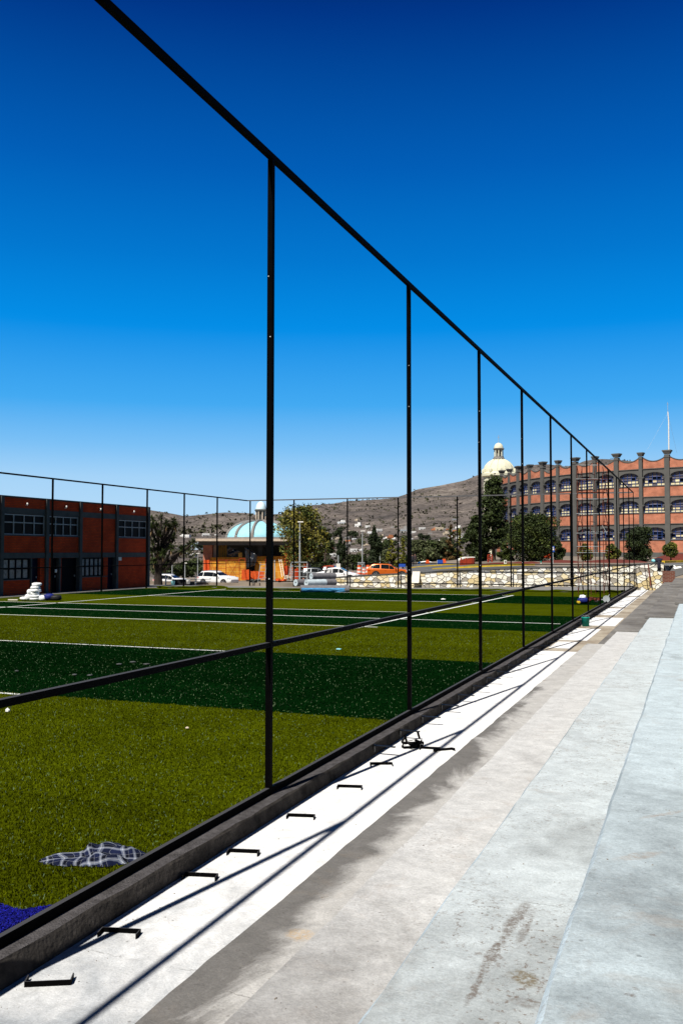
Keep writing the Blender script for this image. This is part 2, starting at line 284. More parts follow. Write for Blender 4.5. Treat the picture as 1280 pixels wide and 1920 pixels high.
def hillmat():
    m, nt, N, L, b = nodes('hill_scrub')
    geo = N.new('ShaderNodeNewGeometry')
    n = N.new('ShaderNodeTexNoise'); n.inputs['Scale'].default_value = .012; n.inputs['Detail'].default_value = 10; n.inputs['Roughness'].default_value = .7; L.new(geo.outputs['Position'], n.inputs[0])
    r = N.new('ShaderNodeValToRGB'); E = r.color_ramp.elements; E[0].position = .32; E[0].color = (.075, .069, .072, 1); E[1].position = .75; E[1].color = (.36, .325, .285, 1)
    k = E.new(.46); k.color = (.150, .130, .122, 1); k = E.new(.58); k.color = (.215, .183, .165, 1); L.new(n.outputs[0], r.inputs[0])
    v = N.new('ShaderNodeTexNoise'); v.inputs['Scale'].default_value = .13; v.inputs['Detail'].default_value = 4; v.inputs['Roughness'].default_value = .8; L.new(geo.outputs['Position'], v.inputs[0])
    mr = N.new('ShaderNodeMapRange'); mr.inputs[1].default_value = .50; mr.inputs[2].default_value = .60; mr.inputs[4].default_value = .8; L.new(v.outputs[0], mr.inputs[0])
    x = N.new('ShaderNodeMixRGB'); x.inputs[2].default_value = (.038, .036, .030, 1); L.new(mr.outputs[0], x.inputs[0]); L.new(r.outputs[0], x.inputs[1])
    L.new(x.outputs[0], b.inputs['Base Color']); b.inputs['Roughness'].default_value = 1; setspec(b, 0)
    bp = N.new('ShaderNodeBump'); bp.inputs['Strength'].default_value = 1; bp.inputs['Distance'].default_value = 5; L.new(v.outputs[0], bp.inputs['Height']); L.new(bp.outputs[0], b.inputs['Normal'])
    return m

black = M('black_steel', (.0022, .0021, .0022), .6, .3, 6, .05, 60, spec=.015)
def dusty(m, dust=(.055, .055, .060)):
    nt = m.node_tree; N = nt.nodes; L = nt.links; b = N['Principled BSDF']; src = b.inputs['Base Color'].links[0].from_socket
    g = N.new('ShaderNodeNewGeometry'); sp = N.new('ShaderNodeSeparateXYZ'); L.new(g.outputs['True Normal'], sp.inputs[0])
    mr = N.new('ShaderNodeMapRange'); mr.inputs[1].default_value = .6; mr.inputs[2].default_value = .95; L.new(sp.outputs[2], mr.inputs[0])
    x = N.new('ShaderNodeMixRGB'); x.inputs[2].default_value = rgba(dust); L.new(mr.outputs[0], x.inputs[0]); L.new(src, x.inputs[1]); L.new(x.outputs[0], b.inputs['Base Color'])
dusty(black)
primer = M('grey_primer', (.10, .10, .105), .7, .4, .25)
dkblack = M('black_paint', (.004, .004, .005), .5, .2, spec=.4)
screw = M('screw_head', (.6, .6, .6), .4)
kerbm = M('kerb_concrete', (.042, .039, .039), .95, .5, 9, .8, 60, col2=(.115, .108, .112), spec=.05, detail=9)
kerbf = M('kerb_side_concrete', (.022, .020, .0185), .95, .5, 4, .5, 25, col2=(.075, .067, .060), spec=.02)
NB_ = (3.2, 8.0, -.10, .22)  # near-end darkening of the treads, light falloff put into their colour
def strk(a, b, z, wd, col, amt):
    A, B_ = onz(*a, z), onz(*b, z); c = (A+B_)/2; d = B_-A; return (c.x, c.y, math.atan2(d.y, d.x), d.length*.6, wd, col, amt)
BRN = (.13, .10, .08); TAN = (.16, .125, .07)
mk3 = [strk((990, 1690), (945, 1755), .75, .045, BRN, .75), strk((950, 1745), (900, 1830), .75, .03, BRN, .8), strk((905, 1820), (872, 1886), .75, .02, BRN, .8), strk((1003, 1700), (968, 1775), .75, .03, BRN, .55),
       strk((970, 1818), (995, 1852), .75, .07, TAN, .85), strk((955, 1870), (1010, 1890), .75, .05, BRN, .5)]
mk4 = [strk((1168, 1862), (1192, 1870), 1.06, .02, BRN, .8), strk((1185, 1850), (1200, 1858), 1.06, .015, BRN, .6), strk((1216, 1752), (1230, 1753), 1.06, .018, BRN, .6), strk((1150, 1612), (1240, 1598), 1.06, .05, (.3, .22, .16), .45), strk((1200, 1535), (1280, 1520), 1.06, .03, (.3, .23, .18), .5)]
mk1 = [strk((545, 1760), (580, 1745), .13, .12, (.50, .33, .15), .55)]
walkm = concmat('white_concrete', (.80, .80, .795), (.355, .38, .405), (.26, .52), (.40, .36, .32), .22, .12, near=(4.3, 8.2, -.17, .2), pits=.5)  # near end toned down in colour to carry the light falloff
walkd = concmat('tan_concrete', (.46, .41, .33), (.27, .22, .165), (.38, .6), (.3, .24, .17), .4, .25)
tread1m = concmat('grey_wet_concrete', (.47, .46, .445), (.165, .158, .150), (.45, .57), (.42, .30, .18), .3, .2, edge=(-2.85, -2.2), marks=mk1)
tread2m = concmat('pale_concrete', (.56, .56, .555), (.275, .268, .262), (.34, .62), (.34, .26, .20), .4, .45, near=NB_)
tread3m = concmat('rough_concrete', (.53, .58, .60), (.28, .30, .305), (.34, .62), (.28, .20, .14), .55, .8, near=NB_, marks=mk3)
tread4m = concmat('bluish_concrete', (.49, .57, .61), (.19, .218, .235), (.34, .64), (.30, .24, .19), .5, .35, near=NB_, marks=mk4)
plankm = concmat('grey_plank_concrete', (.23, .22, .207), (.13, .122, .114), (.36, .6), (.32, .26, .2), .4, .2)
turfm = turfmat('turf_bands'); bladem = turfmat('turf_blade_bands', True)
whitep = M('line_white', (.75, .78, .74), .9, .2, 12)
asph = M('grey_asphalt', (.20, .195, .19), .95, .2, .6, .3, 20)
road = M('road_asphalt', (.105, .105, .105), .95, .25, .3, .2, 9)
soil = M('dusty_ground', (.20, .165, .13), 1, .4, .15, .5, 3)
yellow = M('yellow_kerb_paint', (.55, .38, .02), .8, .3, 2)
redgr = M('red_volcanic_gravel', (.13, .028, .018), 1, .4, 6, .8, 20)
grassm = M('dry_grass', (.17, .15, .03), 1, .4, 1.5, .5, 12)
brickL = brick('red_brick', (.62, .058, .009), (.50, .042, .008), (.24, .05, .02), .3, .10, .012)
brickR = brick('orange_brick', (.55, .195, .108), (.46, .152, .083), (.42, .24, .18), .42, .14, .016)
brickD = brick('worn_brick', (.17, .045, .028), (.12, .03, .02), (.2, .13, .1), .3, .1, .02)
stone = stonemat('rubble_stone')
gconc = M('grey_concrete', (.078, .082, .080), .9, .25, 1.5, .2, 20)
gdark = M('dark_grey_plaster', (.105, .104, .098), .9, .15, .8, .1, 12)
glassd = M('dark_glass', (.003, .0035, .005), .3, .3, .6, 0, spec=.04)
glassc = M('curtained_pane', (.85, .70, .42), .5, .3, 1.1, 0, spec=.5)
glassg = M('grey_pane', (.15, .13, .14), .4, .5, .8, 0, spec=.5)
bluef = M('blue_window_frame', (.02, .05, .19), .6, .2)
wframe = M('white_window_frame', (.36, .37, .38), .6, .1)
blind = M('pale_blinds', (.34, .31, .29), .8, .5, 7, 0)
navy = M('navy_door', (.004, .004, .018), .6, .2, spec=.04)
doorb = M('dark_door', (.003, .003, .006), .6, .2, spec=.04)
lampw = M('white_fixture', (.8, .78, .72), .5, .1)
domeb = M('blue_dome_tiles', (.30, .62, .74), .6, .15, 2, .2, 8)
domew = M('cream_dome', (.68, .66, .50), .8, .12, 1, .1, 8)
domer = M('dome_rib', (.22, .21, .2), .8)
lantw = M('lantern_white', (.62, .80, .86), .6, .08)
slabm = M('pale_slab', (.55, .45, .35), .9, .2)
woodo = brick('orange_form_panels', (.66, .30, .035), (.58, .22, .02), (.72, .42, .08), .62, .72, .03)
woody = M('yellow_form_board', (.62, .36, .07), .85, .3, 2)
redm = M('red_painted_steel', (.30, .032, .010), .6, .25)
netor = M('orange_mesh_barrier', (.62, .09, .015), .8, .35, 6)
tarp = M('black_plastic_sheet', (.015, .017, .022), .25, .3, 2, .6, 3, spec=.8)
galv = M('galvanised_steel', (.36, .39, .40), .5, .2, 6, spec=.5)
leafd = M('leaf_dark_green', (.026, .040, .007), .7, .3, .8, 0, island=True)
leafm = M('leaf_mid_green', (.050, .068, .011), .7, .3, .8, 0, island=True)
leafo = M('leaf_olive', (.125, .128, .020), .7, .35, .5, 0, island=True, col2=(.17, .135, .016))
leafy = M('leaf_yellow_green', (.145, .145, .018), .7, .3, .8, 0, island=True)
leafg = M('leaf_grey_green', (.075, .088, .036), .7, .3, .8, 0, island=True)
leafr = M('leaf_rusty', (.10, .06, .018), .7, .4, .8, 0, island=True)
leafc = M('leaf_cypress', (.020, .032, .010), .7, .3, .8, 0, island=True)
leafs = M('leaf_yucca', (.042, .060, .014), .6, .3, .8, 0, island=True)
deadl = M('leaf_dead_skirt', (.13, .085, .04), .9, .3, .8, 0, island=True)
bark = M('bark_brown', (.07, .05, .035), .95, .4, 3, .5, 8)
barkd = M('bark_dark', (.03, .022, .017), .95, .4, 3, .5, 8)
carw = M('white_car_paint', (.82, .82, .82), .25, .02, 1, 0, spec=.6)
caro = M('orange_car_paint', (.66, .135, .008), .25, .05, 1, 0, metal=.3, spec=.6)
carg = M('grey_car_paint', (.10, .11, .12), .3, .05, 1, 0, metal=.4)
cgl = M('car_glass', (.008, .010, .012), .06, .1, 1, 0, spec=.7)
tyre = M('rubber', (.012, .012, .012), .85, .2)
rim = M('alloy_rim', (.5, .5, .52), .35, .1, metal=.8)
plast = M('black_plastic', (.015, .015, .016), .6, .2)
tailm = M('tail_light_red', (.4, .01, .008), .2, .1)
headm = M('headlight_clear', (.6, .62, .65), .1, .1)
chrome = M('chrome_trim', (.6, .6, .62), .2, .05, metal=.9)
sack = M('white_sack', (.80, .82, .82), .7, .12, 5, .5, 9)
sackb = M('blue_sack', (.010, .018, .16), .6, .3)
rollg = M('turf_roll_backing', (.16, .155, .165), .85, .25, 6, .5, 30)
rolll = M('turf_roll_end', (.48, .56, .60), .85, .2, 6, .3, 30)
wrapb = M('blue_plastic_wrap', (.10, .38, .72), .35, .25, 4, .5, 8)
barrel = M('traffic_orange', (.72, .10, .02), .6, .15)
bluesign = M('blue_sign', (.02, .08, .42), .5, .1)
teal = M('teal_plastic', (.0, .24, .19), .5, .1)
cloth_b = M('dark_cloth', (.02, .02, .035), .9, .4)
cyan = M('pale_cyan_cloth', (.25, .6, .65), .8, .2)
blueturf = M('blue_turf', (.006, .008, .30), .9, .5, 60, 1, 90, island=True)
plaid = plaidmat()
paper = M('white_scrap', (.8, .8, .76), .9, .08)
woodw = M('pale_plywood', (.72, .66, .55), .8, .12)
rust = M('rusty_red_steel', (.10, .022, .012), .9, .4, 6)
hwall = [M('white_house_wall', (.74, .74, .72), .9, .1), M('cream_house_wall', (.56, .48, .36), .9, .1), M('grey_house_wall', (.30, .29, .28), .9, .1), M('terracotta_house_wall', (.42, .17, .08), .9, .15)]
hdark = M('house_opening', (.02, .02, .025), .6)
tin = M('pale_blue_tin_roof', (.45, .55, .68), .5, .15)
hills_m = hillmat()
scrubm = M('scrub_bush', (.040, .042, .020), 1, .3, .02, 0, island=True)

# ------------------------------------------------------------------ mesh helpers
class MB:
    def __init__(s): s.v = []; s.f = []; s.m = []
    def add(s, vs, fs, m=0):
        o = len(s.v); s.v += [tuple(p) for p in vs]; s.f += [tuple(i+o for i in f) for f in fs]; s.m += [m]*len(fs); return s
    def box(s, c, d, rz=0, m=0, tilt=None):
        hx, hy, hz = d[0]/2, d[1]/2, d[2]/2
        R = Matrix.Rotation(rz, 3, 'Z')
        if tilt is not None: R = R @ tilt
        vs = [Vector(c)+R @ Vector((x, y, z)) for x in (-hx, hx) for y in (-hy, hy) for z in (-hz, hz)]
        return s.add(vs, [(0, 1, 3, 2), (4, 6, 7, 5), (0, 4, 5, 1), (2, 3, 7, 6), (0, 2, 6, 4), (1, 5, 7, 3)], m)
    def bar(s, a, b, w, h=None, m=0, up=(0, 0, 1)):
        h = h or w; a = Vector(a); b = Vector(b); d = (b-a).normalized(); u = Vector(up)
        if abs(d.dot(u)) > .99: u = Vector((0, 1, 0))
        r = d.cross(u).normalized(); u = r.cross(d)
        vs = [p + r*x*w/2 + u*y*h/2 for p in (a, b) for x, y in ((-1, -1), (1, -1), (1, 1), (-1, 1))]
        return s.add(vs, [(3, 2, 1, 0), (4, 5, 6, 7), (0, 1, 5, 4), (1, 2, 6, 5), (2, 3, 7, 6), (3, 0, 4, 7)], m)
    def tube(s, pts, rad, n=8, m=0, caps=True):
        pts = [Vector(p) for p in pts]; rad = rad if hasattr(rad, '__len__') else [rad]*len(pts)
        o = []; prev = None
        for i, p in enumerate(pts):
            d = (pts[min(i+1, len(pts)-1)]-pts[max(i-1, 0)]).normalized()
            u = Vector((0, 0, 1)) if abs(d.z) < .95 else Vector((1, 0, 0))
            r = d.cross(u).normalized(); u = r.cross(d)
            o += [p + (r*math.cos(k*2*math.pi/n)+u*math.sin(k*2*math.pi/n))*rad[i] for k in range(n)]
        fs = [(i*n+k, i*n+(k+1) % n, (i+1)*n+(k+1) % n, (i+1)*n+k) for i in range(len(pts)-1) for k in range(n)]
        if caps: fs += [tuple(range(n-1, -1, -1)), tuple(range((len(pts)-1)*n, len(pts)*n))]
        return s.add(o, fs, m)
    def lathe(s, prof, c, n=20, m=0, rot=None):
        rot = rot or Matrix.Identity(3); c = Vector(c)
        vs = [c + rot @ Vector((r*math.cos(k*2*math.pi/n), r*math.sin(k*2*math.pi/n), z)) for r, z in prof for k in range(n)]
        fs = [(i*n+k, i*n+(k+1) % n, (i+1)*n+(k+1) % n, (i+1)*n+k) for i in range(len(prof)-1) for k in range(n)]
        return s.add(vs, fs, m)
    def poly(s, pts, m=0): return s.add(pts, [tuple(range(len(pts)))], m)
    def prism(s, pts, off, m=0):
        n = len(pts); off = Vector(off); a = [Vector(p) for p in pts]; b = [p+off for p in a]
        return s.add(a+b, [tuple(range(n-1, -1, -1)), tuple(range(n, 2*n))]+[(i, (i+1) % n, n+(i+1) % n, n+i) for i in range(n)], m)
    def blob(s, c, r, m=0, n=8, k=6, jit=.12, rz=0):
        c = Vector(c); R = Matrix.Rotation(rz, 3, 'Z'); o = []
        for i in range(k+1):
            t = -math.pi/2+math.pi*i/k
            for j in range(n):
                a = 2*math.pi*j/n; q = 1+random.uniform(-jit, jit)
                ct = math.copysign(abs(math.cos(t))**.6, math.cos(t)); st = math.copysign(abs(math.sin(t))**.7, math.sin(t))
                o.append(c + R @ Vector((r[0]*ct*math.cos(a)*q, r[1]*ct*math.sin(a)*q, r[2]*st*q)))
        fs = [(i*n+j, i*n+(j+1) % n, (i+1)*n+(j+1) % n, (i+1)*n+j) for i in range(k) for j in range(n)]
        return s.add(o, fs, m)
    def build(s, name, mats, parent=None, smooth=False, origin=None, bevel=0):
        me = bpy.data.meshes.new(name); mats = mats if isinstance(mats, (list, tuple)) else [mats]
        v = s.v
        if origin is not None:
            o = Vector(origin); v = [tuple(Vector(p)-o) for p in v]
        elif parent is not None:
            o = parent_world(parent); v = [tuple(Vector(p)-o) for p in v]
        me.from_pydata(v, [], s.f)
        for mm in mats: me.materials.append(mm)
        me.polygons.foreach_set('material_index', s.m)
        uv = me.uv_layers.new(name='UVMap')
        for p in me.polygons:
            nrm = p.normal
            if abs(nrm.z) > .7: f = lambda q: (q[0], q[1])
            else:
                t = Vector((-nrm.y, nrm.x, 0)).normalized(); f = lambda q, t=t: (q[0]*t.x+q[1]*t.y, q[2])
            for li in p.loop_indices: uv.data[li].uv = f(s.v[me.loops[li].vertex_index])
        if smooth:
            me.polygons.foreach_set('use_smooth', [True]*len(me.polygons))
        ob = bpy.data.objects.new(name, me); COL.objects.link(ob)
        if origin is not None: ob.location = origin
        if parent is not None:
            ob.parent = parent
        if bevel:
            bm = ob.modifiers.new('bevel', 'BEVEL'); bm.width = bevel; bm.segments = 2
        return ob
def parent_world(p):
    o = Vector((0, 0, 0))
    while p is not None: o += Vector(p.location); p = p.parent
    return o
def tag(o, label, cat, group=None, kind=None):
    if label: o['label'] = label
    if cat: o['category'] = cat
    if group: o['group'] = group
    if kind: o['kind'] = kind
    return o
def T(name, label, cat, loc=(0, 0, 0), group=None):
    o = bpy.data.objects.new(name, None); COL.objects.link(o); o.location = loc; o.empty_display_size = .2
    return tag(o, label, cat, group)
def structure(o): o['kind'] = 'structure'; return o
def dup(src, loc, rz, label, parent=None):
    c = src.copy(); COL.objects.link(c)
    if parent: c.parent = parent
    else:
        c.location = loc; c.rotation_euler = (0, 0, rz); c['label'] = label
    for ch in list(src.children): dup(ch, None, 0, None, c)
    return c

# ------------------------------------------------------------------ GROUND, HILLS
g = MB()
ts = list(np.linspace(-1.0, 1.0, 241)); ds = [-70, -50, -30, -10, -5, -3, -1, .1, .2, .225, 1, 2, 2.5, 3]+list(np.arange(4, 60, 2.5))+list(np.arange(60, 190, 8))
vs = []
for e_ in ds:
    for t in ts:
        dw_ = dwall(640+F*t); d = max(2, dw_+e_)+(0 if e_ > -66 else 0); x, y = xy(t*d, d); vs.append((x, y, gz(x, y)))
nn = len(ts)
g.add(vs, [(i*nn+j, i*nn+j+1, (i+1)*nn+j+1, (i+1)*nn+j) for i in range(len(ds)-1) for j in range(nn-1)])
a = xy(-8000, 3); b = xy(8000, 3); c_ = xy(8000, -4000); d_ = xy(-8000, -4000)
g.add([(*d_, -.5), (*c_, -.5), (*b, -.5), (*a, -.5)], [(0, 1, 2, 3)])
a = xy(-9000, 240); b = xy(9000, 240); c_ = xy(9000, 8500); d_ = xy(-9000, 8500)
g.add([(*a, -14), (*b, -14), (*c_, -20), (*d_, -20)], [(0, 1, 2, 3)])
structure(g.build('ground', soil))
h = MB(); pxs = np.linspace(-500, 1800, 420); Ds = list(np.linspace(255, 1000, 110))+list(np.linspace(1012, 1950, 70))
vs = []
for D in Ds:
    for px in pxs:
        x, y = xy((px-640)/F*D, D); vs.append((x, y, hz(px, D)))
nn = len(pxs)
h.add(vs, [(i*nn+j, i*nn+j+1, (i+1)*nn+j+1, (i+1)*nn+j) for i in range(len(Ds)-1) for j in range(nn-1)])
structure(h.build('hills', hills_m, smooth=True))
# scrub dotted over the slopes
def leaf_cloud(cents, size, flat=False):
    n = len(cents); c = np.asarray(cents, float)
    a = rng.normal(size=(n, 3)); a /= np.linalg.norm(a, axis=1)[:, None]
    b = rng.normal(size=(n, 3)); b -= a*(a*b).sum(1)[:, None]; b /= np.linalg.norm(b, axis=1)[:, None]
    s = (size*(.6+.8*rng.random(n)))[:, None] if np.isscalar(size) else np.asarray(size)[:, None]
    v = np.stack([c-a*s, c-b*s*.55, c+a*s, c+b*s*.55], 1).reshape(-1, 3)
    return v
def fast_quads(name, v, mats, parent=None, mi=None, origin=None):
    n = len(v)//4; me = bpy.data.meshes.new(name)
    o = np.array(parent_world(parent)) if parent is not None else (np.array(origin) if origin is not None else np.zeros(3))
    me.vertices.add(len(v)); me.vertices.foreach_set('co', (v-o).astype(np.float32).ravel())
    me.loops.add(4*n); me.loops.foreach_set('vertex_index', np.arange(4*n, dtype=np.int32))
    me.polygons.add(n); me.polygons.foreach_set('loop_start', np.arange(0, 4*n, 4, dtype=np.int32)); me.polygons.foreach_set('loop_total', np.full(n, 4, np.int32))
    for mm in (mats if isinstance(mats, (list, tuple)) else [mats]): me.materials.append(mm)
    if mi is not None: me.polygons.foreach_set('material_index', np.asarray(mi, np.int32))
    me.update(calc_edges=True); me.validate()
    ob = bpy.data.objects.new(name, me); COL.objects.link(ob)
    if parent is not None: ob.parent = parent
    elif origin is not None: ob.location = origin
    return ob
cs = []; sz = []
for i in range(5200):
    px = random.uniform(260, 1230); Dr = 1000+550*min(max((px-480)/180, 0), 1); t = random.random()**1.3; D = 300+(Dr-290)*t
    if mn.noise(Vector((px*.02, D*.012, 0)))+random.uniform(-.4, .4) < -.05: continue
    z = hz(px, D); q = random.uniform(.8, 2.4)*(1.25 if D > 700 else .9)
    for k in range(3):
        x, y = xy((px-640)/F*D+random.uniform(-q, q), D+random.uniform(-q, q)); cs.append((x, y, z+random.uniform(.1, .8)*q)); sz.append(q*random.uniform(.5, .9))
o = fast_quads('hillside_scrub', leaf_cloud(cs, np.array(sz)), scrubm); tag(o, 'dark scrub bushes dotted over the brown hills behind', 'scrub', kind='stuff')

# ------------------------------------------------------------------ FIELD, PATH, WALKWAY
FX = -4.31
def sheet(name, x0, y0, x1, y1, z, m):
    return structure(MB().poly([(x0, y0, z), (x1, y0, z), (x1, y1, z), (x0, y1, z)]).build(name, m))
pg_ = MB(); gx = list(np.linspace(-75, FX+.05, 40)); gy = [-30, 20, 50]+list(np.linspace(54, WALLY, 16))
pz = lambda x, y: -.02-.42*min(max((y-57)/13, 0), 1)**1.5*min(max((-x-8)/18, 0), 1)
pg_.add([(x, y, pz(x, y)) for y in gy for x in gx], [(j*40+i, j*40+i+1, (j+1)*40+i+1, (j+1)*40+i) for j in range(len(gy)-1) for i in range(39)])
structure(pg_.build('asphalt_path', asph, smooth=True))
edge = [(-4.36, 61.4), (-6, 60.6), (-8, 59.9), (-10, 59.5), (-13, 59.8), (-15, 59.1), (-18, 57.9), (-22, 56.7), (-26, 55.6), (-30, 55.2), (-31.5, 57.6), (-33, 57.4), (-34.2, 55.4), (-36.0, 55.0)]
tf = MB().poly([(-36.0, -12, .0), (-4.36, -12, .0)]+[(x, y, 0.) for x, y in edge])
structure(tf.build('turf_field', turfm))
# ragged rolled-up lip of turf along the far edge
lip = MB(); pts = []
for (x0, y0), (x1, y1) in zip(edge[:-1], edge[1:]):
    for k in range(4): pts.append((x0+(x1-x0)*k/4, y0+(y1-y0)*k/4+random.uniform(-.15, .15), .03+random.uniform(0, .05)))
lip.tube(pts, [.05+.05*random.random() for _ in pts], 6); structure(lip.build('turf_lip', turfm))
def line(x0, y0, x1, y1, wd=.11, z=.006):
    a = Vector((x0, y0, z)); b = Vector((x1, y1, z)); d = (b-a).normalized(); r = Vector((-d.y, d.x, 0))*wd/2
    return MB().poly([a-r, b-r, b+r, a+r]).build('field_line', whitep)
SLX = -10.45
for args in ((-36, 21.25, SLX-.9, 21.05), (-36, 29.8, SLX+.2, 29.6), (-36, 33.75, FX-.3, 33.4, .11), (-36, 37.3, SLX, 37.35), (-29.9, 45.5, SLX, 45.75), (-29.9, 53.6, SLX+.2, 53.6), (-29.8, 30, -30.1, 57, .13), (-11.75, -8, -10.17, 54, .13), (-36, 13.4, -11.5, 13.35)):
    structure(line(*args))
# real fibres on the near turf
def fibres():
    n = 420000
    y = 3.2+ (rng.random(n)**1.7)*26; x = -4.38 - rng.random(n)*np.minimum(31, 1.0+y*1.05)
    lat = x*R0[0]+y*R0[1]; d = x*D0[0]+y*D0[1]; ok = (d > 3) & (np.abs(lat/d) < .42); x, y = x[ok], y[ok]; n = len(x)
    hgt = .012+.016*rng.random(n); wd = .0024+.0016*rng.random(n) + .00016*y; az = rng.random(n)*6.283; ln = hgt*(.2+.6*rng.random(n))
    dx, dy = np.cos(az), np.sin(az); b2 = rng.random(n)*6.283; ex, ey = np.cos(b2)*wd, np.sin(b2)*wd
    z0 = np.full(n, .0)
    v = np.stack([np.c_[x-ex, y-ey, z0], np.c_[x+ex, y+ey, z0], np.c_[x+dx*ln+ex*.6, y+dy*ln+ey*.6, hgt], np.c_[x+dx*ln-ex*.6, y+dy*ln-ey*.6, hgt]], 1).reshape(-1, 3)
    return v
o = fast_quads('turf_fibres', fibres(), bladem); tag(o, 'short plastic grass blades of the artificial pitch', 'artificial grass', kind='stuff')

# kerb with the fence's bottom rail
kt = T('concrete_kerb', 'dark rough concrete kerb running along the fence foot', 'kerb', (-4.2, 30, 0))
KX = lambda y: -4.165+.035*min(max((y-4.8)/3.6, 0), 1)
n = 260; ys = np.linspace(-6, 70.3, n); kb = MB(); top = []; out_ = []
for y in ys:
    j = random.uniform(-.012, .012); k = random.uniform(-.010, .006)
    top.append([(-4.284, y, -.002), (-4.23, y, .004+k), (KX(y)-.010+j, y, .0+k), (KX(y)+.004+j*.6, y, -.025), (-4.100+j*.3, y, -.155)])
vs = [p for r in top for p in r]
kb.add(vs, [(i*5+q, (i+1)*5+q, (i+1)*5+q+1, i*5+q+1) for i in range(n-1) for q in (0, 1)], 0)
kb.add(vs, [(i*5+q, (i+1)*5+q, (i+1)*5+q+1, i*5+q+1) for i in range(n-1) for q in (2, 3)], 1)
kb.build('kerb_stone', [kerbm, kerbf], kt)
sheet('walkway', -4.20, -6, -2.78, 25.7, -.15, walkm)
sheet('far_walkway', -4.15, 25.7, -2.78, 68.6, -.154, walkd)
for i, (y0, y1, x0, x1) in enumerate(((29, 33.6, -4.12, -3.2), (35, 39.5, -4.1, -2.85), (41, 46, -4.12, -3.3), (47, 58, -4.1, -3.3), (59, 68.5, -4.1, -3.25), (26.5, 28.5, -4.0, -3.4))):
    sheet('poured_slab', x0, y0, x1, y1, -.150, walkm)
# concrete bleachers
bl = T('concrete_bleachers', 'weathered pale concrete spectator steps beside the walkway', 'bleachers', (-2, 10, 0))
EX = [-2.80, -2.06, -1.285, -.525, .24, 1.0, 1.76]; TZs = [.13, .44, .75, 1.06, 1.37, 1.68, 1.99]; ENDS = [25.3, 25.7, 27.0, 28.8, 30, 31, 32]
nosem = concmat('cement_nosing', (.47, .56, .62), (.27, .32, .345), (.36, .60), (.3, .25, .2), .4, .5)
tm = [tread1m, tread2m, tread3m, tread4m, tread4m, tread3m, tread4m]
for i in range(7):
    m = MB(); x0 = EX[i]; x1 = EX[i+1]+.05 if i < 6 else 6; z = TZs[i]; n = 150; yy = np.linspace(-6, ENDS[i], n)
    rows = []
    for y in yy:
        wv = .018*mn.noise(Vector((y*.9, i*7, 0)))+.008*mn.noise(Vector((y*5, i*3, 2))); dz = .006*mn.noise(Vector((y*2, i, 5)))
        e1 = (.020 if i > 1 else .012)+.012*mn.noise(Vector((y*3, i*5, 1)))+.006*mn.noise(Vector((y*14, i, 3))); rows.append([(x0+wv, y, z-.32), (x0+wv-.004, y, z-.026), (x0+.008+wv, y, z-.011+dz), (x0+e1+wv, y, z+dz*.5), (x0+.35, y, z+dz*.4), (x1, y, z)])
    k = 6; vs = [p for r in rows for p in r]
    for q in range(k-1): m.add(vs, [(a_*k+q, a_*k+q+1, (a_+1)*k+q+1, (a_+1)*k+q) for a_ in range(n-1)], 1 if q in (1, 2) and i else 0)
    m.poly([rows[-1][q] for q in range(5)]+[rows[-1][5], (x1, ENDS[i], z-.32)])
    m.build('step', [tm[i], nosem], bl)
gr = MB()
for _ in range(520):
    k = random.choice((-1, -1, 0, 1, 2, 3)); y = 4+random.random()**1.6*18
    if k < 0: x = random.choice((random.uniform(-4.09, -3.9), random.uniform(-4.0, -2.85))); z = -.15
    else: x = random.uniform(EX[k]+.03, EX[k+1]); z = TZs[k]
    q = random.uniform(.002, .0045)*(1.7 if random.random() < .04 else 1); gr.blob((x, y, z+q*.3), (q*random.uniform(.7, 1.6), q*random.uniform(.6, 1.6), q*.5), n=5, k=3, jit=.4, rz=random.random()*3)
tag(gr.build('loose_grit', M('grit_stone', (.22, .195, .17), .95, .5, 40)), 'loose grit and crumbs scattered over the concrete steps', 'grit', kind='stuff')
# older grey step base and precast seat planks further along
m = MB()
for i in range(7):
    x1 = 6
    m.box(((EX[i]+.14+x1)/2, (ENDS[i]+68)/2, TZs[i]-.15-.11), (x1-EX[i]-.14, 68-ENDS[i], .2 if i else .22))
m.build('step_base', plankm, bl)
for i in range(1, 7):
    y = ENDS[i-1]+.5 if i == 1 else ENDS[i]-2.0+(2.3)
    k = 0
    while y < 67:
        ln = random.uniform(8.5, 12); ye = min(y+ln, 67.5)
        dx = random.uniform(-.04, .03)
        mm = MB().box((EX[i]-.08+dx+.38, (y+ye)/2, TZs[i]-.015), (.80, ye-y-.12, .085), rz=random.uniform(-.0015, .0015)); mm.build('seat_plank', plankm, bl, bevel=.012)
        mm = MB().box((EX[i]+.20, y+.16, TZs[i]-.12), (.34, .18, .12)); mm.build('plank_support', rust, bl)
        y = ye+.05; k += 1

# ------------------------------------------------------------------ FENCE FRAMES
def post_mb(x, y, H=7.0, s=.060, z0=0): return MB().box((x, y, z0+(H-z0)/2), (s, s, H-z0))
fs_ = T('fence_frame', 'tall black steel fence frame without mesh beside the walkway', 'fence', (FX, 8.889, 0))
for i in range(-2, 13):
    y = 8.889+5.13*i if i < 12 else 70.15
    p = post_mb(FX, y, 6.93).build('post', black, fs_)
    if -1 <= i <= 3:
        for zz in (2.31, 4.95, 5.62): MB().lathe([(.0, .010), (.006, .008), (.007, 0)], (FX+random.choice((-.012, .012)), y-.030, zz), 8, 0, Matrix.Rotation(math.pi/2, 3, 'X')).build('screw', screw, p)
MB().bar((FX, -1.8, 6.965), (FX, 70.19, 6.965), .062, .06).build('top_rail', black, fs_)
MB().bar((FX, -1.8, 1.60), (FX, 70.11, 1.60), .052, .055).build('mid_rail', black, fs_)
MB().bar((FX+.002, -6, .039), (FX+.002, 70.19, .039), .045, .076).build('bottom_rail', black, fs_)
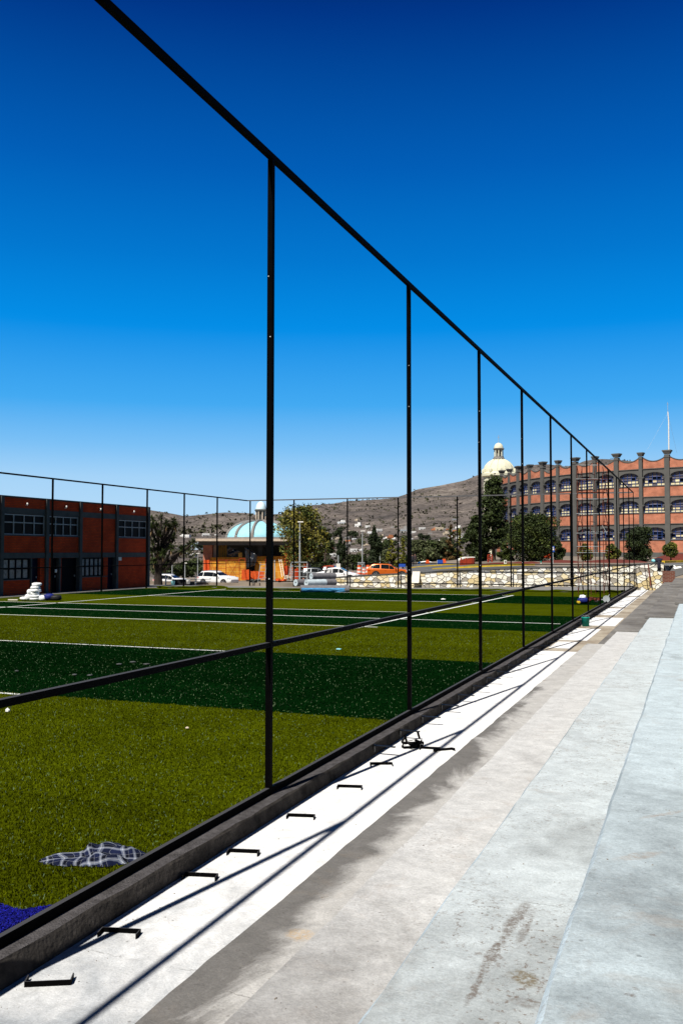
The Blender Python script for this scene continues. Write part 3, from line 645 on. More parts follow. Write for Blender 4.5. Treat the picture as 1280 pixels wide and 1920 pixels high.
ff = T('fence_frame', 'black steel fence frame along the far end of the pitch', 'fence', (-20, 70, 0))
for x in (-35.9, -31.75, -26.9, -22.5, -17.6, -13.37, -8.85): post_mb(x, 70.15, 6.95, .09, -.5).build('post', black, ff)
MB().bar((-36.2, 70.15, 6.98), (FX-.045, 70.15, 6.98), .09, .09).build('top_rail', primer, ff)
MB().bar((-36.2, 70.15, 1.62), (FX-.045, 70.15, 1.62), .06, .06).build('mid_rail', black, ff)
MB().bar((-36.2, 70.15, .04), (FX-.045, 70.15, .04), .08, .08).build('bottom_rail', black, ff)
fl = T('fence_frame', 'black steel fence frame standing in front of the two-storey brick building', 'fence', (-36.2, 50, 0))
for y in (29.4, 34.5, 39.6, 44.66, 49.6, 54.8, 59.8, 64.9): post_mb(-36.2, y, 6.95, .09, -.3).build('post', black, fl)
MB().bar((-36.2, 26, 6.98), (-36.2, 70.1, 6.98), .09, .09).build('top_rail', black, fl)
MB().bar((-36.2, 26, 1.62), (-36.2, 70.1, 1.62), .06, .06).build('mid_rail', black, fl)

# ------------------------------------------------------------------ BRACKETS
def bracket_mesh():
    m = MB(); t = .007; hgt = .035; Lh = .145
    m.box((0, 0, hgt/2), (2*Lh, t, hgt)); m.box((-Lh+t/2, .045+t/2, hgt/2), (t, .09, hgt)); m.box((Lh-t/2, .045+t/2, hgt/2), (t, .09, hgt))
    return m
bm_ = bracket_mesh()
loose = [((90, 1849), 0, 'black U bracket lying nearest the camera on white walkway, legs pointing to the kerb', 1.15),
         ((228, 1749), math.pi, 'black U bracket second from the camera on white walkway, between two post shadows', 1),
         ((378, 1644), math.pi, 'black U bracket touching the start of a post shadow beside the kerb', 1),
         ((458, 1599), math.pi, 'black U bracket on white walkway just beyond the nearest post shadow', 1),
         ((565, 1532), math.pi, 'black U bracket on white walkway level with the nearest visible post', 1),
         ((656, 1477), math.pi, 'black U bracket on white walkway with both ends clear of every shadow, fifth along', 1),
         ((714, 1434), math.pi+.15, 'black U bracket lying where the second post shadow leaves the kerb', 1)]
src = None
for (px, py), rz, lab, s in loose:
    P = onz(px, py, -.15)
    if src is None:
        src = bm_.build('steel_bracket', black); src.location = P; src.rotation_euler = (0, 0, rz+VIEW_ANG+.1); tag(src, lab, 'bracket', 'loose brackets on the walkway')
    else: c = dup(src, P, rz+VIEW_ANG-.12, lab)
P = onz(775, 1403, -.15)
for k, (dx, dy, dz, rx, rz) in enumerate(((0, 0, 0, 0, .3), (.05, .03, .035, .3, 1.2), (-.06, .05, .04, .5, -.6), (.02, -.06, .07, -.4, .1), (-.02, .0, .11, 1.2, .8), (.24, .03, 0, 0, 2.9), (.42, .0, 0, .1, 3.5))):
    lab = ('black steel bracket in the small heap on white walkway', 'black steel bracket beside the heap of brackets', 'black steel bracket lying just right of the heap of brackets')[0 if k < 5 else k-4]
    c = dup(src, P+Vector((dx, dy, dz)), rz, lab); c.rotation_euler = (rx, 0, rz+VIEW_ANG); c['group'] = 'heap of brackets' if k < 5 else 'loose brackets on the walkway'
src = None
y = 11.75; k = 0
while y < 63:
    if src is None:
        src = T('kerb_bracket', 'black bracket arm bolted to the kerb face below the fence', 'bracket', (-4.118, y, -.05), 'brackets bolted along the kerb')
        MB().box((-4.112, y, -.075), (.012, .05, .13)).build('plate', dkblack, src); MB().box((-3.96, y, -.025), (.29, .045, .012)).build('arm', dkblack, src)
    else: dup(src, (-4.118, y, -.05+random.uniform(-.006, .006)), random.uniform(-.05, .05), src['label'])
    y += 1.17+random.uniform(-.06, .06); k += 1

# ------------------------------------------------------------------ SMALL THINGS ON AND NEAR THE PITCH
def shirt():
    m = MB(); nx, ny = 110, 64
    c = onz(165, 1611); ax = Vector((onz(268, 1606)-onz(70, 1614))).normalized(); ay = Vector((-ax.y, ax.x, 0))
    hx = (onz(268, 1606)-onz(70, 1614)).length/2; hy = .33; vs = []; uvs = []
    for j in range(ny):
        for i in range(nx):
            u = i/(nx-1)*2-1; v = j/(ny-1)*2-1
            ang = math.atan2(v, u); rr = max(abs(u), abs(v)); nrm = math.hypot(u, v) or 1
            R = .86+.30*mn.noise(Vector((math.cos(ang)*1.5, math.sin(ang)*1.5, 4)))+.13*mn.noise(Vector((math.cos(ang)*4, math.sin(ang)*4, 9)))
            uu = u/nrm*rr*R; vv = v/nrm*rr*R
            sq = .64+.36/(1+math.exp(-(uu+.06)*16))
            X_ = uu*hx*1.08; Y_ = vv*hy*sq
            p = Vector((X_*6.5, Y_*6.5, 0)); wq = Vector((mn.noise(p*.8), mn.noise(p*.8+Vector((9, 3, 1))), 0))
            q = p+wq*.9
            r1 = .5+.5*math.sin(q.x*2.6+q.y*1.7+3*mn.noise(q*.5)); r2 = .5+.7*mn.noise(q*1.1+Vector((5, 5, 5)))
            bulk = .05+.10/(1+math.exp(-(uu-.02)*14))
            z = .014+bulk*(.25+.45*r1+.45*max(0, r2))*(1-rr**5)*(.75+.25*math.sin(q.y*3.1))
            if rr > .98: z = .008
            P = c+ax*X_+ay*Y_; vs.append((P.x, P.y, z)); uvs.append((X_*1.9+wq.x*.16+z*1.2, Y_*1.9+wq.y*.16+z*.8))
    m.add(vs, [(j*nx+i, j*nx+i+1, (j+1)*nx+i+1, (j+1)*nx+i) for j in range(ny-1) for i in range(nx-1)])
    o = m.build('plaid_shirt', plaid, smooth=True, origin=(c.x, c.y, 0))
    uv = o.data.uv_layers[0].data
    for p in o.data.polygons:
        for li in p.loop_indices: uv[li].uv = uvs[o.data.loops[li].vertex_index]
    tag(o, 'crumpled blue grey and white plaid shirt dropped on the turf', 'shirt')
shirt()
# blue turf offcut, tufted
m = MB(); poly = [onz(-120, 1703), onz(0, 1703), onz(40, 1716), onz(98, 1706), onz(62, 1726), onz(0, 1758), onz(-140, 1835)]
m.prism([(p.x, p.y, .014) for p in poly], (0, 0, .012)); o = m.build('turf_offcut', blueturf); tag(o, 'bright blue artificial turf offcut against the fence foot', 'turf offcut')
cs = []
from mathutils.geometry import intersect_point_tri_2d
tri = [(0, 1, 6), (1, 5, 6), (1, 2, 5), (2, 4, 5), (2, 3, 4)]
while len(cs) < 5000:
    t_ = random.choice(tri); a_, b_ = random.random(), random.random()
    if a_+b_ > 1: a_, b_ = 1-a_, 1-b_
    p = poly[t_[0]]+(poly[t_[1]]-poly[t_[0]])*a_+(poly[t_[2]]-poly[t_[0]])*b_; cs.append((p.x, p.y, .033))
b_ = fast_quads('fibre', leaf_cloud(cs, .012), blueturf, o); b_['kind'] = 'stuff'
def scrap(px, py, s, lab, mat=paper, z=0, name='paper_scrap', cat='litter', hh=1.):
    P = onz(px, py, z); m = MB(); n = 6; a0 = random.random()*6
    pts = [P+Vector((math.cos(a0+k)*s*random.uniform(.5, 1), math.sin(a0+k)*s*random.uniform(.5, 1), .028+random.uniform(0, .03)*hh)) for k in np.linspace(0, 5.4, n)]
    c = P+Vector((0, 0, .03+.05*hh)); m.add(pts+[c]+[Vector((p.x, p.y, .02+z)) for p in pts], [(k, (k+1) % n, n) for k in range(n)]+[(k, n+1+k, n+1+(k+1) % n, (k+1) % n) for k in range(n)])
    tag(m.build(name, mat, origin=P), lab, cat)
scrap(15, 1336, .055, 'white paper scrap on the near light turf by the left edge')
scrap(351, 1368, .035, 'tiny pale scrap alone on the near light turf band', slabm, hh=.3)
scrap(635, 1219, .09, 'pale blue scrap on the light turf band behind the second post', cyan, hh=.4)
scrap(830, 1124.5, .16, 'white scrap on the far dark turf band')
for px, py, s, lab in ((140, 1267, .12, 'left one of two flat turf strips lying on the dark band'), (168, 1268, .12, 'right one of two flat turf strips lying on the dark band'),
                       (223, 1247, .13, 'leftmost offcut of the cluster on the dark turf'), (250, 1243, .14, 'flat pale offcut in the middle of the dark turf cluster'), (275, 1247, .16, 'largest curled offcut of the cluster on the dark turf'), (31, 1260, .09, 'lone pale offcut on the dark turf by the left edge')):
    scrap(px, py, s*.65, lab, gconc, name='turf_scrap', cat='turf scrap', hh=.25)
# sacks by the brick building
B = onz(66, 1126)
def sk(dx, dz, r, lab, mat=sack, dy=0, rz=0, name='sack'):
    P = Vector((B.x+dx*.72*R0[0]+dy*D0[0], B.y+dx*.72*R0[1]+dy*D0[1], dz)); o = MB().blob(P, r, n=16, k=9, jit=.10, rz=VIEW_ANG+rz).build(name, mat, smooth=True, origin=P)
    return tag(o, lab, 'sack', 'sacks piled on the turf')
for k in range(5): sk([.0, .03, -.02, .05, .02][k], .09+.145*k, (.31-.015*k+.05*math.sin(k*2.3), .26, .10), ['bottom', 'second lowest', 'middle', 'fourth', 'fifth'][k]+' white sack in the tall sack pile on the turf', rz=.3*k)
sk(.12, .84, (.25, .2, .10), 'topmost white sack crowning the tall sack pile', rz=.4)
sk(-.42, .17, (.22, .25, .17), 'white sack standing against the left flank of the sack pile'); sk(-.36, .44, (.16, .22, .15), 'white sack leaning high on the left of the sack pile')
sk(-.72, .11, (.27, .24, .09), 'flattened white sack lying left of the sack pile'); sk(.58, .14, (.25, .22, .13), 'white sack lying right of the sack pile beside the blue one')
sk(1.05, .20, (.27, .26, .16), 'shiny blue sack next to the white sack pile', sackb); sk(1.5, .15, (.32, .26, .14), 'black sack at the right end of the sack row', plast)
m = MB().box(B+Vector((-1.15*R0[0], -1.15*R0[1], .04)), (.5, .12, .05), VIEW_ANG); tag(m.build('wood_offcut', woodw, origin=B+Vector((-1.1, -.4, 0))), 'thin pale stick on the turf left of the sacks', 'stick')
# teal bucket on the walkway
P = onz(1097, 1174, -.15); bt = T('bucket', 'teal plastic bucket on the walkway by the kerb', 'bucket', P)
MB().lathe([(.0, .0), (.125, 0), (.15, .30), (.158, .31), (.158, .325), (.143, .325), (.12, .02), (0, .02)], P, 24).build('pail', teal, bt, True)
hd = [(P.x+.15*math.cos(a), P.y, P.z+.3+.10*math.sin(a)) for a in np.linspace(0, math.pi, 12)]; MB().tube(hd, .004, 5).build('handle', galv, bt)
# tool heap on the turf
P = onz(1093, 1132)
o = MB().blob(P+Vector((0, 0, .17)), (.30, .22, .13), n=14, k=8, jit=.05, rz=VIEW_ANG).build('bag', sackb, smooth=True, origin=P); tag(o, 'blue bag lying on the far turf near the fence', 'bag')
mm = MB().blob(P+Vector((-.05, .3, .26)), (.2, .14, .16), n=10, k=7, jit=.2); tag(mm.build('cloth_bundle', sack, origin=P), 'grey white cloth bundle behind the blue bag', 'cloth')
P2 = onz(1109, 1131); mm = MB(); [mm.blob(P2+Vector((random.uniform(-.45, .45), random.uniform(-.2, .4), .12+random.uniform(0, .15))), (.12, .1, .07), jit=.25) for _ in range(9)]
tag(mm.build('cloth_bundle', rust, origin=P2), 'dark red bundle right of the blue bag on turf', 'cloth')
mm = MB().blob(onz(1084, 1133)+Vector((0, 0, .1)), (.10, .08, .07)); tag(mm.build('yellow_cap', yellow, origin=onz(1084, 1133)), 'small yellow thing left of the blue bag', 'bag')
P3 = onz(1136, 1130)+Vector((0, 0, .18)); wh = T('tool_cart', 'small cart with grey wheels parked on the far turf', 'cart', P3-Vector((0, 0, .18)))
MB().lathe([(.12, -.03), (.165, -.04), (.18, 0), (.165, .04), (.12, .03), (.0, .03)], P3, 18, 0, Matrix.Rotation(math.pi/2, 3, 'X')).build('wheel', galv, wh)
MB().lathe([(.08, -.03), (.12, -.04), (.13, 0), (.12, .04), (.08, .03), (.0, .03)], P3+Vector((-.5, .1, -.05)), 18, 0, Matrix.Rotation(math.pi/2, 3, 'X')).build('wheel', tyre, wh)
MB().bar(P3, P3+Vector((-.5, .1, -.07)), .04).bar(P3, P3+Vector((.15, .1, .25)), .025).build('frame', galv, wh)

# turf rolls
def roll(P, ang, Ln, r, lab, mats=(rollg, rolll), grp='rolls of artificial turf'):
    t = T('turf_roll', lab, 'turf roll', P, grp)
    R = Matrix.Rotation(ang, 3, 'Z') @ Matrix.Rotation(math.pi/2, 3, 'Y'); c = P+Vector((0, 0, r))
    n = 26; prof = [(r*(1+.03*math.sin(k*2.1)), Ln/2-Ln*k/10) for k in range(11)]
    MB().lathe(prof, c, n, 0, R).build('roll_body', mats[0], t, True)
    for s in (-1, 1): MB().lathe([(r*.99, s*Ln/2), (r*.95, s*(Ln/2+.01)), (r*.32, s*(Ln/2-.005)), (r*.30, s*(Ln/2-.3)), (0, s*(Ln/2-.3))], c, n, 0, R).build('roll_end', mats[1], t)
    return t
va = VIEW_ANG
def off(P, lat, d): return P+Vector((R0[0]*lat+D0[0]*d, R0[1]*lat+D0[1]*d, 0))
def rollat(px, py, dz, lab, L_=1.9, ang=.68, mats=(rollg, rolll), r=.255):
    P = onz(px, py, -.03); c = P+Vector((math.cos(va+ang), math.sin(va+ang), 0))*L_/2; c.z += dz; return roll(c, va+ang, L_, r, lab, mats)
rollat(589, 1099, 0, 'grey turf roll in front at the right of the roll stack', 2.0)
rollat(574, 1099.5, 0, 'turf roll with pale wrapped body in the middle of the stack', 1.8, .68, (rolll, rolll))
rollat(583, 1097.5, .44, 'grey turf roll resting on top of the other rolls', 2.2, .6)
rollat(554, 1099, 0, 'grey turf roll at the left end of the roll stack', 1.7, .75)
Pw = onz(609, 1110.5, 0); tb = roll(Pw, va-.02, 3.1, .225, 'long turf roll half wrapped in blue plastic at turf edge', (rollg, plast))
mw = MB(); R = Matrix.Rotation(va-.02, 3, 'Z'); nn = 14; seg = 14; vs = []
for i in range(seg+1):
    for k in range(nn):
        a = math.radians(168+k*(150/(nn-1))); rr = .235+random.uniform(-.006, .012); q = R @ Vector(((i/seg-.5)*2.75-.1, math.cos(a)*rr, math.sin(a)*rr)); vs.append(Pw+Vector((0, 0, .235))+q)
mw.add(vs, [(i*nn+k, i*nn+k+1, (i+1)*nn+k+1, (i+1)*nn+k) for i in range(seg) for k in range(nn-1)]); mw.build('plastic_wrap', wrapb, tb)

# ------------------------------------------------------------------ LEFT BRICK BUILDING
lb = T('brick_building', 'long two-storey red brick building with grey concrete frame at left', 'building', (-37.6, 45, 0))
X = -37.6; CY = [21.5, 25.6, 29.7, 33.8, 37.9, 41.9, 45.85, 49.15, 53.15, 57.05]
ZR, ZB1, ZB0, ZW1, ZW0, ZM1, ZM0 = 5.82, 5.17, 4.82, 4.78, 3.58, 2.5, 2.17
m = MB(); m.box((X-4.25, (CY[0]+CY[-1])/2, 2.85), (7.9, CY[-1]-CY[0]-.1, 5.7)); 
for y0, y1 in zip(CY[:-1], CY[1:]): pass
core = m.build('rear_block', brickL, lb)
wallb = ('brick_panel', brickL); beam = ('concrete_beam', gconc)
def panel(mb, y0, y1, z0, z1, x=X, t=.3): MB().box((x-t/2, (y0+y1)/2, (z0+z1)/2), (t, y1-y0, z1-z0)).build(mb[0], mb[1], lb)
def lwin(y0, y1, z0, z1, cols, rows, frame_m, pane_m, bw=.06, x=X-.08):
    f = MB(); 
    for c in range(cols+1): f.box((x+.02, y0+(y1-y0)*c/cols, (z0+z1)/2), (.06, bw, z1-z0))
    for zz in rows: f.box((x+.022, (y0+y1)/2, zz), (.055, y1-y0+bw, bw))
    fo = f.build('window', frame_m, lb)
    p = MB(); p.box((x-.03, (y0+y1)/2, (z0+z1)/2), (.04, y1-y0, z1-z0)); p.build('pane', pane_m, fo)
    return fo
def ldoor(y0, y1, z1, mt, hd=True):
    p = MB(); p.box((X-.2, (y0+y1)/2, z1/2), (.06, y1-y0-.04, z1)); d = p.build('door', mt, lb)
    if hd: MB().box((X-.15, y1-.18, 1.0), (.05, .05, .12)).build('handle', galv, d)
for k, (y0, y1) in enumerate(zip(CY[:-1], CY[1:])):
    a, b = y0+.14, y1-.14
    panel(wallb, a, b, ZB1, ZR-.06); panel(beam, a-.02, b+.02, ZB0, ZB1, X+.02, .3); panel(beam, a-.02, b+.02, ZM0, ZM1, X+.05, .35)
    kind = (k-5) % 9 if k >= 5 else (0, 1, 0, 2, 1)[k]
    if k == 7: panel(wallb, a, b, ZM1, ZB0)
    else:
        panel(wallb, a, b, ZM1, ZW0); lwin(a+.05, b-.05, ZW0, ZW1, 4, (ZW0+.02, ZW0+.72, ZW1-.02), wframe, glassd)
        panel(beam, a, b, ZW0-.08, ZW0-.001, X+.05, .2)
    if k == 8: panel(wallb, a, b, 0, ZM0-.02)
    elif k == 5 or k < 4:
        panel(wallb, a, a+2.35, 0, .88); lwin(a+.05, a+2.3, .92, ZM0-.05, 4, (.94, 1.55, ZM0-.05), doorb, blind, .09); panel(beam, a, a+2.36, .86, .92, X+.03, .2)
        panel(beam, a+2.40, a+2.52, 0, ZM0-.02, X+.04, .3); ldoor(a+2.52, a+3.28, ZM0-.03, navy); panel(wallb, a+3.28, b, 0, ZM0-.02)
    elif k in (6, 4):
        ldoor(a+.32, a+1.08, ZM0-.03, doorb); panel(beam, a+1.10, a+1.24, 0, ZM0-.02, X+.04, .3); panel(wallb, a+1.24, a+1.34, 0, ZM0-.02); panel(wallb, a, a+.3, 0, ZM0-.02); ldoor(a+1.36, b, ZM0-.03, doorb)
    elif k == 7:
        panel(wallb, a, a+2.9, 0, .85); lwin(a+.05, a+2.4, .92, ZM0-.05, 5, (.94, 1.6, ZM0-.05), doorb, blind, .09); panel(beam, a, a+2.9, .85, .92, X+.03, .2); ldoor(a+2.95, b, ZM0-.03, navy); panel(wallb, a+2.44, a+2.92, .92, ZM0-.02)
for y in CY: MB().box((X-.08, y, ZR/2), (.40, .26, ZR)).build('column', gconc, lb)
MB().box((X-4.1, (CY[0]+CY[-1])/2, ZR+.0), (8.3, CY[-1]-CY[0]+.4, .08)).build('roof', gconc, lb)
for y in (39.9, 43.95, 47.6, 51.2, 55.1):
    m = MB().box((X+.06, y, 5.36), (.12, .06, .05)); m.lathe([(0, 0), (.05, .02), (.06, .08), (.035, .14), (0, .14)], (X+.12, y, 5.37), 10); m.build('wall_lamp', lampw, lb)
MB().box((X+.03, 53.55, 2.06), (.05, .36, .24)).build('notice_plate', lampw, lb); MB().box((X+.03, 46.75, 1.35), (.05, .16, .20)).build('notice_plate', lampw, lb)
sheet('pavement', X, 15, -36.4, 60, .004, asph)

# ------------------------------------------------------------------ DOME BUILDING UNDER CONSTRUCTION
DB = 117.
def pv(px, py, D): return atD(px, py, D)
db = T('domed_building', 'unfinished pavilion with flat slab roof and pale blue dome', 'building', gD(500, DB))
gzb = gD(480, DB).z
def boxpx(mb, px0, px1, y0, y1, D, t, m=0):
    a = pv(px0, y1, D); b = pv(px1, y0, D); c = (a+b)/2; c2 = c+Vector(D0)*t/2
    mb.box(c2, (abs((px1-px0))/F*D, t, abs(b.z-a.z)), va, m); return mb
z_s = pv(480, 1020, DB).z
boxpx(MB(), 367, 582, 1010, 1014.5, DB-2.2, 24).build('roof_slab', slabm, db); boxpx(MB(), 372, 579, 1014.6, 1022, DB-1.6, 22).build('roof_beam', gdark, db)
boxpx(MB(), 381, 398, 1022.2, 1092, DB, 1.2).build('pillar', brickR, db); boxpx(MB(), 400, 405, 1022.2, 1092, DB+.5, .4).build('pillar', slabm, db)
boxpx(MB(), 484, 492, 1022.2, 1092, DB+1.2, .5).build('pillar', gdark, db)
boxpx(MB(), 398, 576, 1022.2, 1092, DB+5, 14).build('rear_wall', gdark, db)
boxpx(MB(), 533, 577, 1022.2, 1092, DB-1, 3.4).build('brick_wall', brickR, db)
for px in (536, 556, 574): boxpx(MB(), px-3, px+3, 1024, 1092, DB-1.3, .28).build('pillar', brickL, db)
for a_, b_, y0, y1 in ((394, 461, 1045, 1092), (478, 532, 1043, 1092)): boxpx(MB(), a_, b_, y0, y1, DB-.6, .25).build('formwork_panel', woodo, db)
boxpx(MB(), 447, 454, 1036, 1044.8, DB-.7, .4).build('formwork_panel', woody, db)
for k in range(4): boxpx(MB(), 410+k*4, 413+k*4, 1022.4, 1045, DB+2, .2).build('formwork_panel', woody, db)
# dome
Dc = DB+9; C = pv(489, 1010, Dc); rb = 65/F*Dc; hb = pv(489, 977, Dc).z-C.z
prof = [(rb*math.cos(t)**.86, hb*math.sin(t)) for t in np.linspace(0, math.pi/2*.86, 14)]
dm = MB().lathe(prof, C, 40).build('dome', domeb, db, True)
for k in range(12):
    a = 2*math.pi*k/12+.22; pts = [C+Vector((r*math.cos(a)*1.005, r*math.sin(a)*1.005, z+.05)) for r, z in prof]; MB().tube(pts, .22, 6).build('rib', domer, dm)
MB().lathe([(rb*1.04, -.5), (rb*1.04, .12), (rb*.97, .2)], C, 40).build('dome_ring', domer, db)
cz = C.z+prof[-1][1]; rl = 9.8/F*Dc; hl = pv(489, 957, Dc).z-cz
lt_ = MB().lathe([(rl*1.25, -.1), (rl*1.25, .15), (rl*1.0, .25), (rl*.72, .25), (rl*.72, hl-.2), (rl*1.05, hl-.15), (rl*1.25, hl), (rl*1.1, hl+.15)], (C.x, C.y, cz), 20).build('lantern', gdark, db)
for k in range(8):
    a = 2*math.pi*k/8; MB().tube([(C.x+rl*.95*math.cos(a), C.y+rl*.95*math.sin(a), cz+.25), (C.x+rl*.95*math.cos(a), C.y+rl*.95*math.sin(a), cz+hl-.15)], .09, 6).build('column', slabm, lt_)
hd_ = pv(489, 940, Dc).z-(cz+hl); MB().lathe([(rl*math.cos(t)*1.02, (hd_-.1)*math.sin(t)+.1) for t in np.linspace(0, math.pi/2, 10)], (C.x, C.y, cz+hl), 20).build('lantern_cap', lantw, lt_, True)
# black plastic sheets hanging from the slab
def sheet_tarp(pts, lab, D):
    a, b, c_, d_ = [pv(x, y, D) for x, y in pts]; n = 14; vs = []
    for j in range(n):
        for i in range(n):
            u, v = i/(n-1), j/(n-1); p = (a*(1-u)+b*u)*(1-v)+(d_*(1-u)+c_*u)*v
            w_ = math.sin(u*9+v*4)*.12+.18*mn.noise(Vector((u*4, v*4, D))); vs.append(p-Vector(D0)*w_)
    o = MB().add(vs, [(j*n+i, j*n+i+1, (j+1)*n+i+1, (j+1)*n+i) for j in range(n-1) for i in range(n-1)]).build('plastic_sheet', tarp, smooth=True, origin=a)
    s = o.modifiers.new('thick', 'SOLIDIFY'); s.thickness = .03
    tag(o, lab, 'plastic sheet')
sheet_tarp(((428, 1025), (452, 1034), (436, 1044), (425, 1038)), 'small crumpled black plastic sheet under the slab roof', DB-1.0)
sheet_tarp(((459, 1024), (483, 1042), (478, 1060), (462, 1066)), 'large black plastic sheet hanging below the slab edge', DB-1.3)
# red scaffold frames in front of the formwork
def sframe(px0, px1, y0, y1, D, mat, lab, xb=True, rungs=(.33, .66), th=.06, name='scaffold', cat='scaffold'):
    base = pv((px0+px1)/2, y1, D); t = T(name, lab, cat, base)
    A, B_, C2, D2 = pv(px0, y1, D), pv(px1, y1, D), pv(px1, y0, D), pv(px0, y0, D)
    MB().bar(A, D2, th).build('upright', mat, t); MB().bar(B_, C2, th).build('upright', mat, t)
    for q in rungs: MB().bar(A+(D2-A)*q, B_+(C2-B_)*q, th*.8).build('rung', mat, t)
    MB().bar(D2, C2, th).build('rung', mat, t)
    if xb: MB().bar(A, C2, th*.6).build('cross_brace', mat, t); MB().bar(B_+Vector((0, 0, .001)), D2-Vector(D0)*.05, th*.6).build('cross_brace', mat, t)
    return t
yb = 1090
sframe(396, 409, 1052, yb, DB-3, redm, 'red scaffold frame at the left end of the yellow formwork'); sframe(409, 424, 1050, yb, DB-2.2, redm, 'red scaffold frame with rungs in front of yellow formwork', False, (.2, .4, .6, .8))
sframe(424, 449, 1050, yb, DB-2.6, redm, 'red scaffold with big cross brace before the yellow formwork'); sframe(449, 460, 1047, yb, DB-2.3, redm, 'red scaffold frame beside the hanging black sheet', False, (.15, .35, .55, .75))
sframe(498, 512, 1048, yb, DB-2.3, redm, 'red scaffold frame right of the hanging black sheet')
def netbar(px0, px1, y0, y1, D, lab):
    a = pv(px0, y1, D); n = 18; vs = []
    for j in range(6):
        for i in range(n):
            u = i/(n-1); p = pv(px0+(px1-px0)*u, y1+(y0-y1)*j/5+1.2*mn.noise(Vector((u*6, 0, 0)))*(j/5), D); vs.append(p+Vector(D0)*.12*math.sin(u*11+j*.4))
    o = MB().add(vs, [(j*n+i, j*n+i+1, (j+1)*n+i+1, (j+1)*n+i) for j in range(5) for i in range(n-1)]).build('mesh_barrier', netor, origin=a)
    s = o.modifiers.new('thick', 'SOLIDIFY'); s.thickness = .03; tag(o, lab, 'barrier')
netbar(453, 470, 1068, 1087, DB-5, 'square orange mesh barrier beside the white sport utility car'); netbar(470, 495, 1071, 1086, DB-4.5, 'long orange mesh barrier behind the metal ladder'); netbar(382, 394, 1050, 1088, DB-1.8, 'red mesh sheet over the base of the brick pillar')
# trestles, ladders
def ladder(p0, p1, wpx, lab, mat=galv, n=7, D=100, D1=None, th=.05):
    D1 = D1 or D; t = T('ladder', lab, 'ladder', pv(p0[0], p0[1], D))
    a0, a1 = pv(p0[0]-wpx/2, p0[1], D), pv(p0[0]+wpx/2, p0[1], D); b0, b1 = pv(p1[0]-wpx*.4, p1[1], D1), pv(p1[0]+wpx*.4, p1[1], D1)
    MB().bar(a0, b0, th).build('rail', mat, t); MB().bar(a1, b1, th).build('rail', mat, t)
    for k in range(1, n+1): q = k/(n+.6); MB().bar(a0+(b0-a0)*q, a1+(b1-a1)*q, th*.8).build('rung', mat, t)
ladder((490, 1092), (494, 1054), 13, 'grey metal step ladder left of the first tall post', galv, 5, 98)
ladder((531, 1082), (525, 1049), 5, 'pale wooden ladder leaning against the orange wall', woodw, 8, DB-4, DB-1.8, .06)
sframe(546, 576, 1054, 1093, 97, galv, 'grey metal trestle frame in front of the olive tree', False, (.30, .55, .8), .07)
ladder((543, 1090), (549, 1056), 8, 'grey folding ladder beside the metal trestle', galv, 4, 98, 97.6)
t = T('steel_post', 'plain grey steel post right of the first tall post', 'post', pv(515, 1090, 96)); MB().bar(pv(515, 1090, 96), pv(515, 1050, 96), .09).build('shaft', galv, t); MB().box(pv(515, 1090, 96)+Vector((0, 0, .03)), (.3, .3, .04), va).build('base_plate', galv, t)
for px, py, s, lab, mt in ((524, 1089, .5, 'orange rubble heap right of the first tall post', netor), (541, 1083, .45, 'pale rubble heap beneath the leaning wooden ladder', slabm), (478, 1090, .5, 'grey rubble heap below the metal step ladder', gconc), (500, 1086, .4, 'red brick pile behind the metal step ladder', brickR)):
    P = pv(px, py, 99); m = MB(); [m.blob(P+Vector((random.uniform(-1, 1)*s, random.uniform(-1, 1)*s, random.uniform(-.1, .2))), (s*.35, s*.3, s*.25), jit=.3) for _ in range(9)]
    tag(m.build('rubble_heap', mt, origin=P), lab, 'rubble')

# ------------------------------------------------------------------ STONE WALL
sw = T('stone_wall', 'pale rubble stone wall with dark joints and grey coping', 'wall', (-14, WALLY, 0))
tops = [(610, 1084), (640, 1080.5), (690, 1077.5), (790, 1072.5), (860, 1069), (960, 1064.7), (1030, 1062.5), (1100, 1061.5), (1180, 1057.5), (1242, 1054)]
nW = 60; pxs_ = np.linspace(610, 1243, nW); wa = MB(); cp = MB(); 
P_ = [ony(px, np.interp(px, [q[0] for q in tops], [q[1] for q in tops]), WALLY) for px in pxs_]
for a, b in zip(P_[:-1], P_[1:]):
    wa.prism([(a.x, WALLY, -.35), (b.x, WALLY, -.35), (b.x, WALLY, b.z-.07), (a.x, WALLY, a.z-.07)], (0, .45, 0))
    cp.prism([(a.x, WALLY-.05, a.z-.069), (b.x, WALLY-.05, b.z-.069), (b.x, WALLY-.05, b.z), (a.x, WALLY-.05, a.z)], (0, .55, 0))
wa.build('masonry', stone, sw); cp.build('coping', gconc, sw)
# plywood board leaning on it
pa, pb = ony(771, 1093, WALLY-.6), ony(785, 1093, WALLY-.6); pc, pd = ony(787, 1071.5, WALLY-.08), ony(773, 1071.5, WALLY-.08)
tag(MB().prism([pa, pb, pc, pd], (0, .03, 0)).build('plywood_board', woodw, origin=pa), 'white plywood board leaning against the stone wall', 'board')
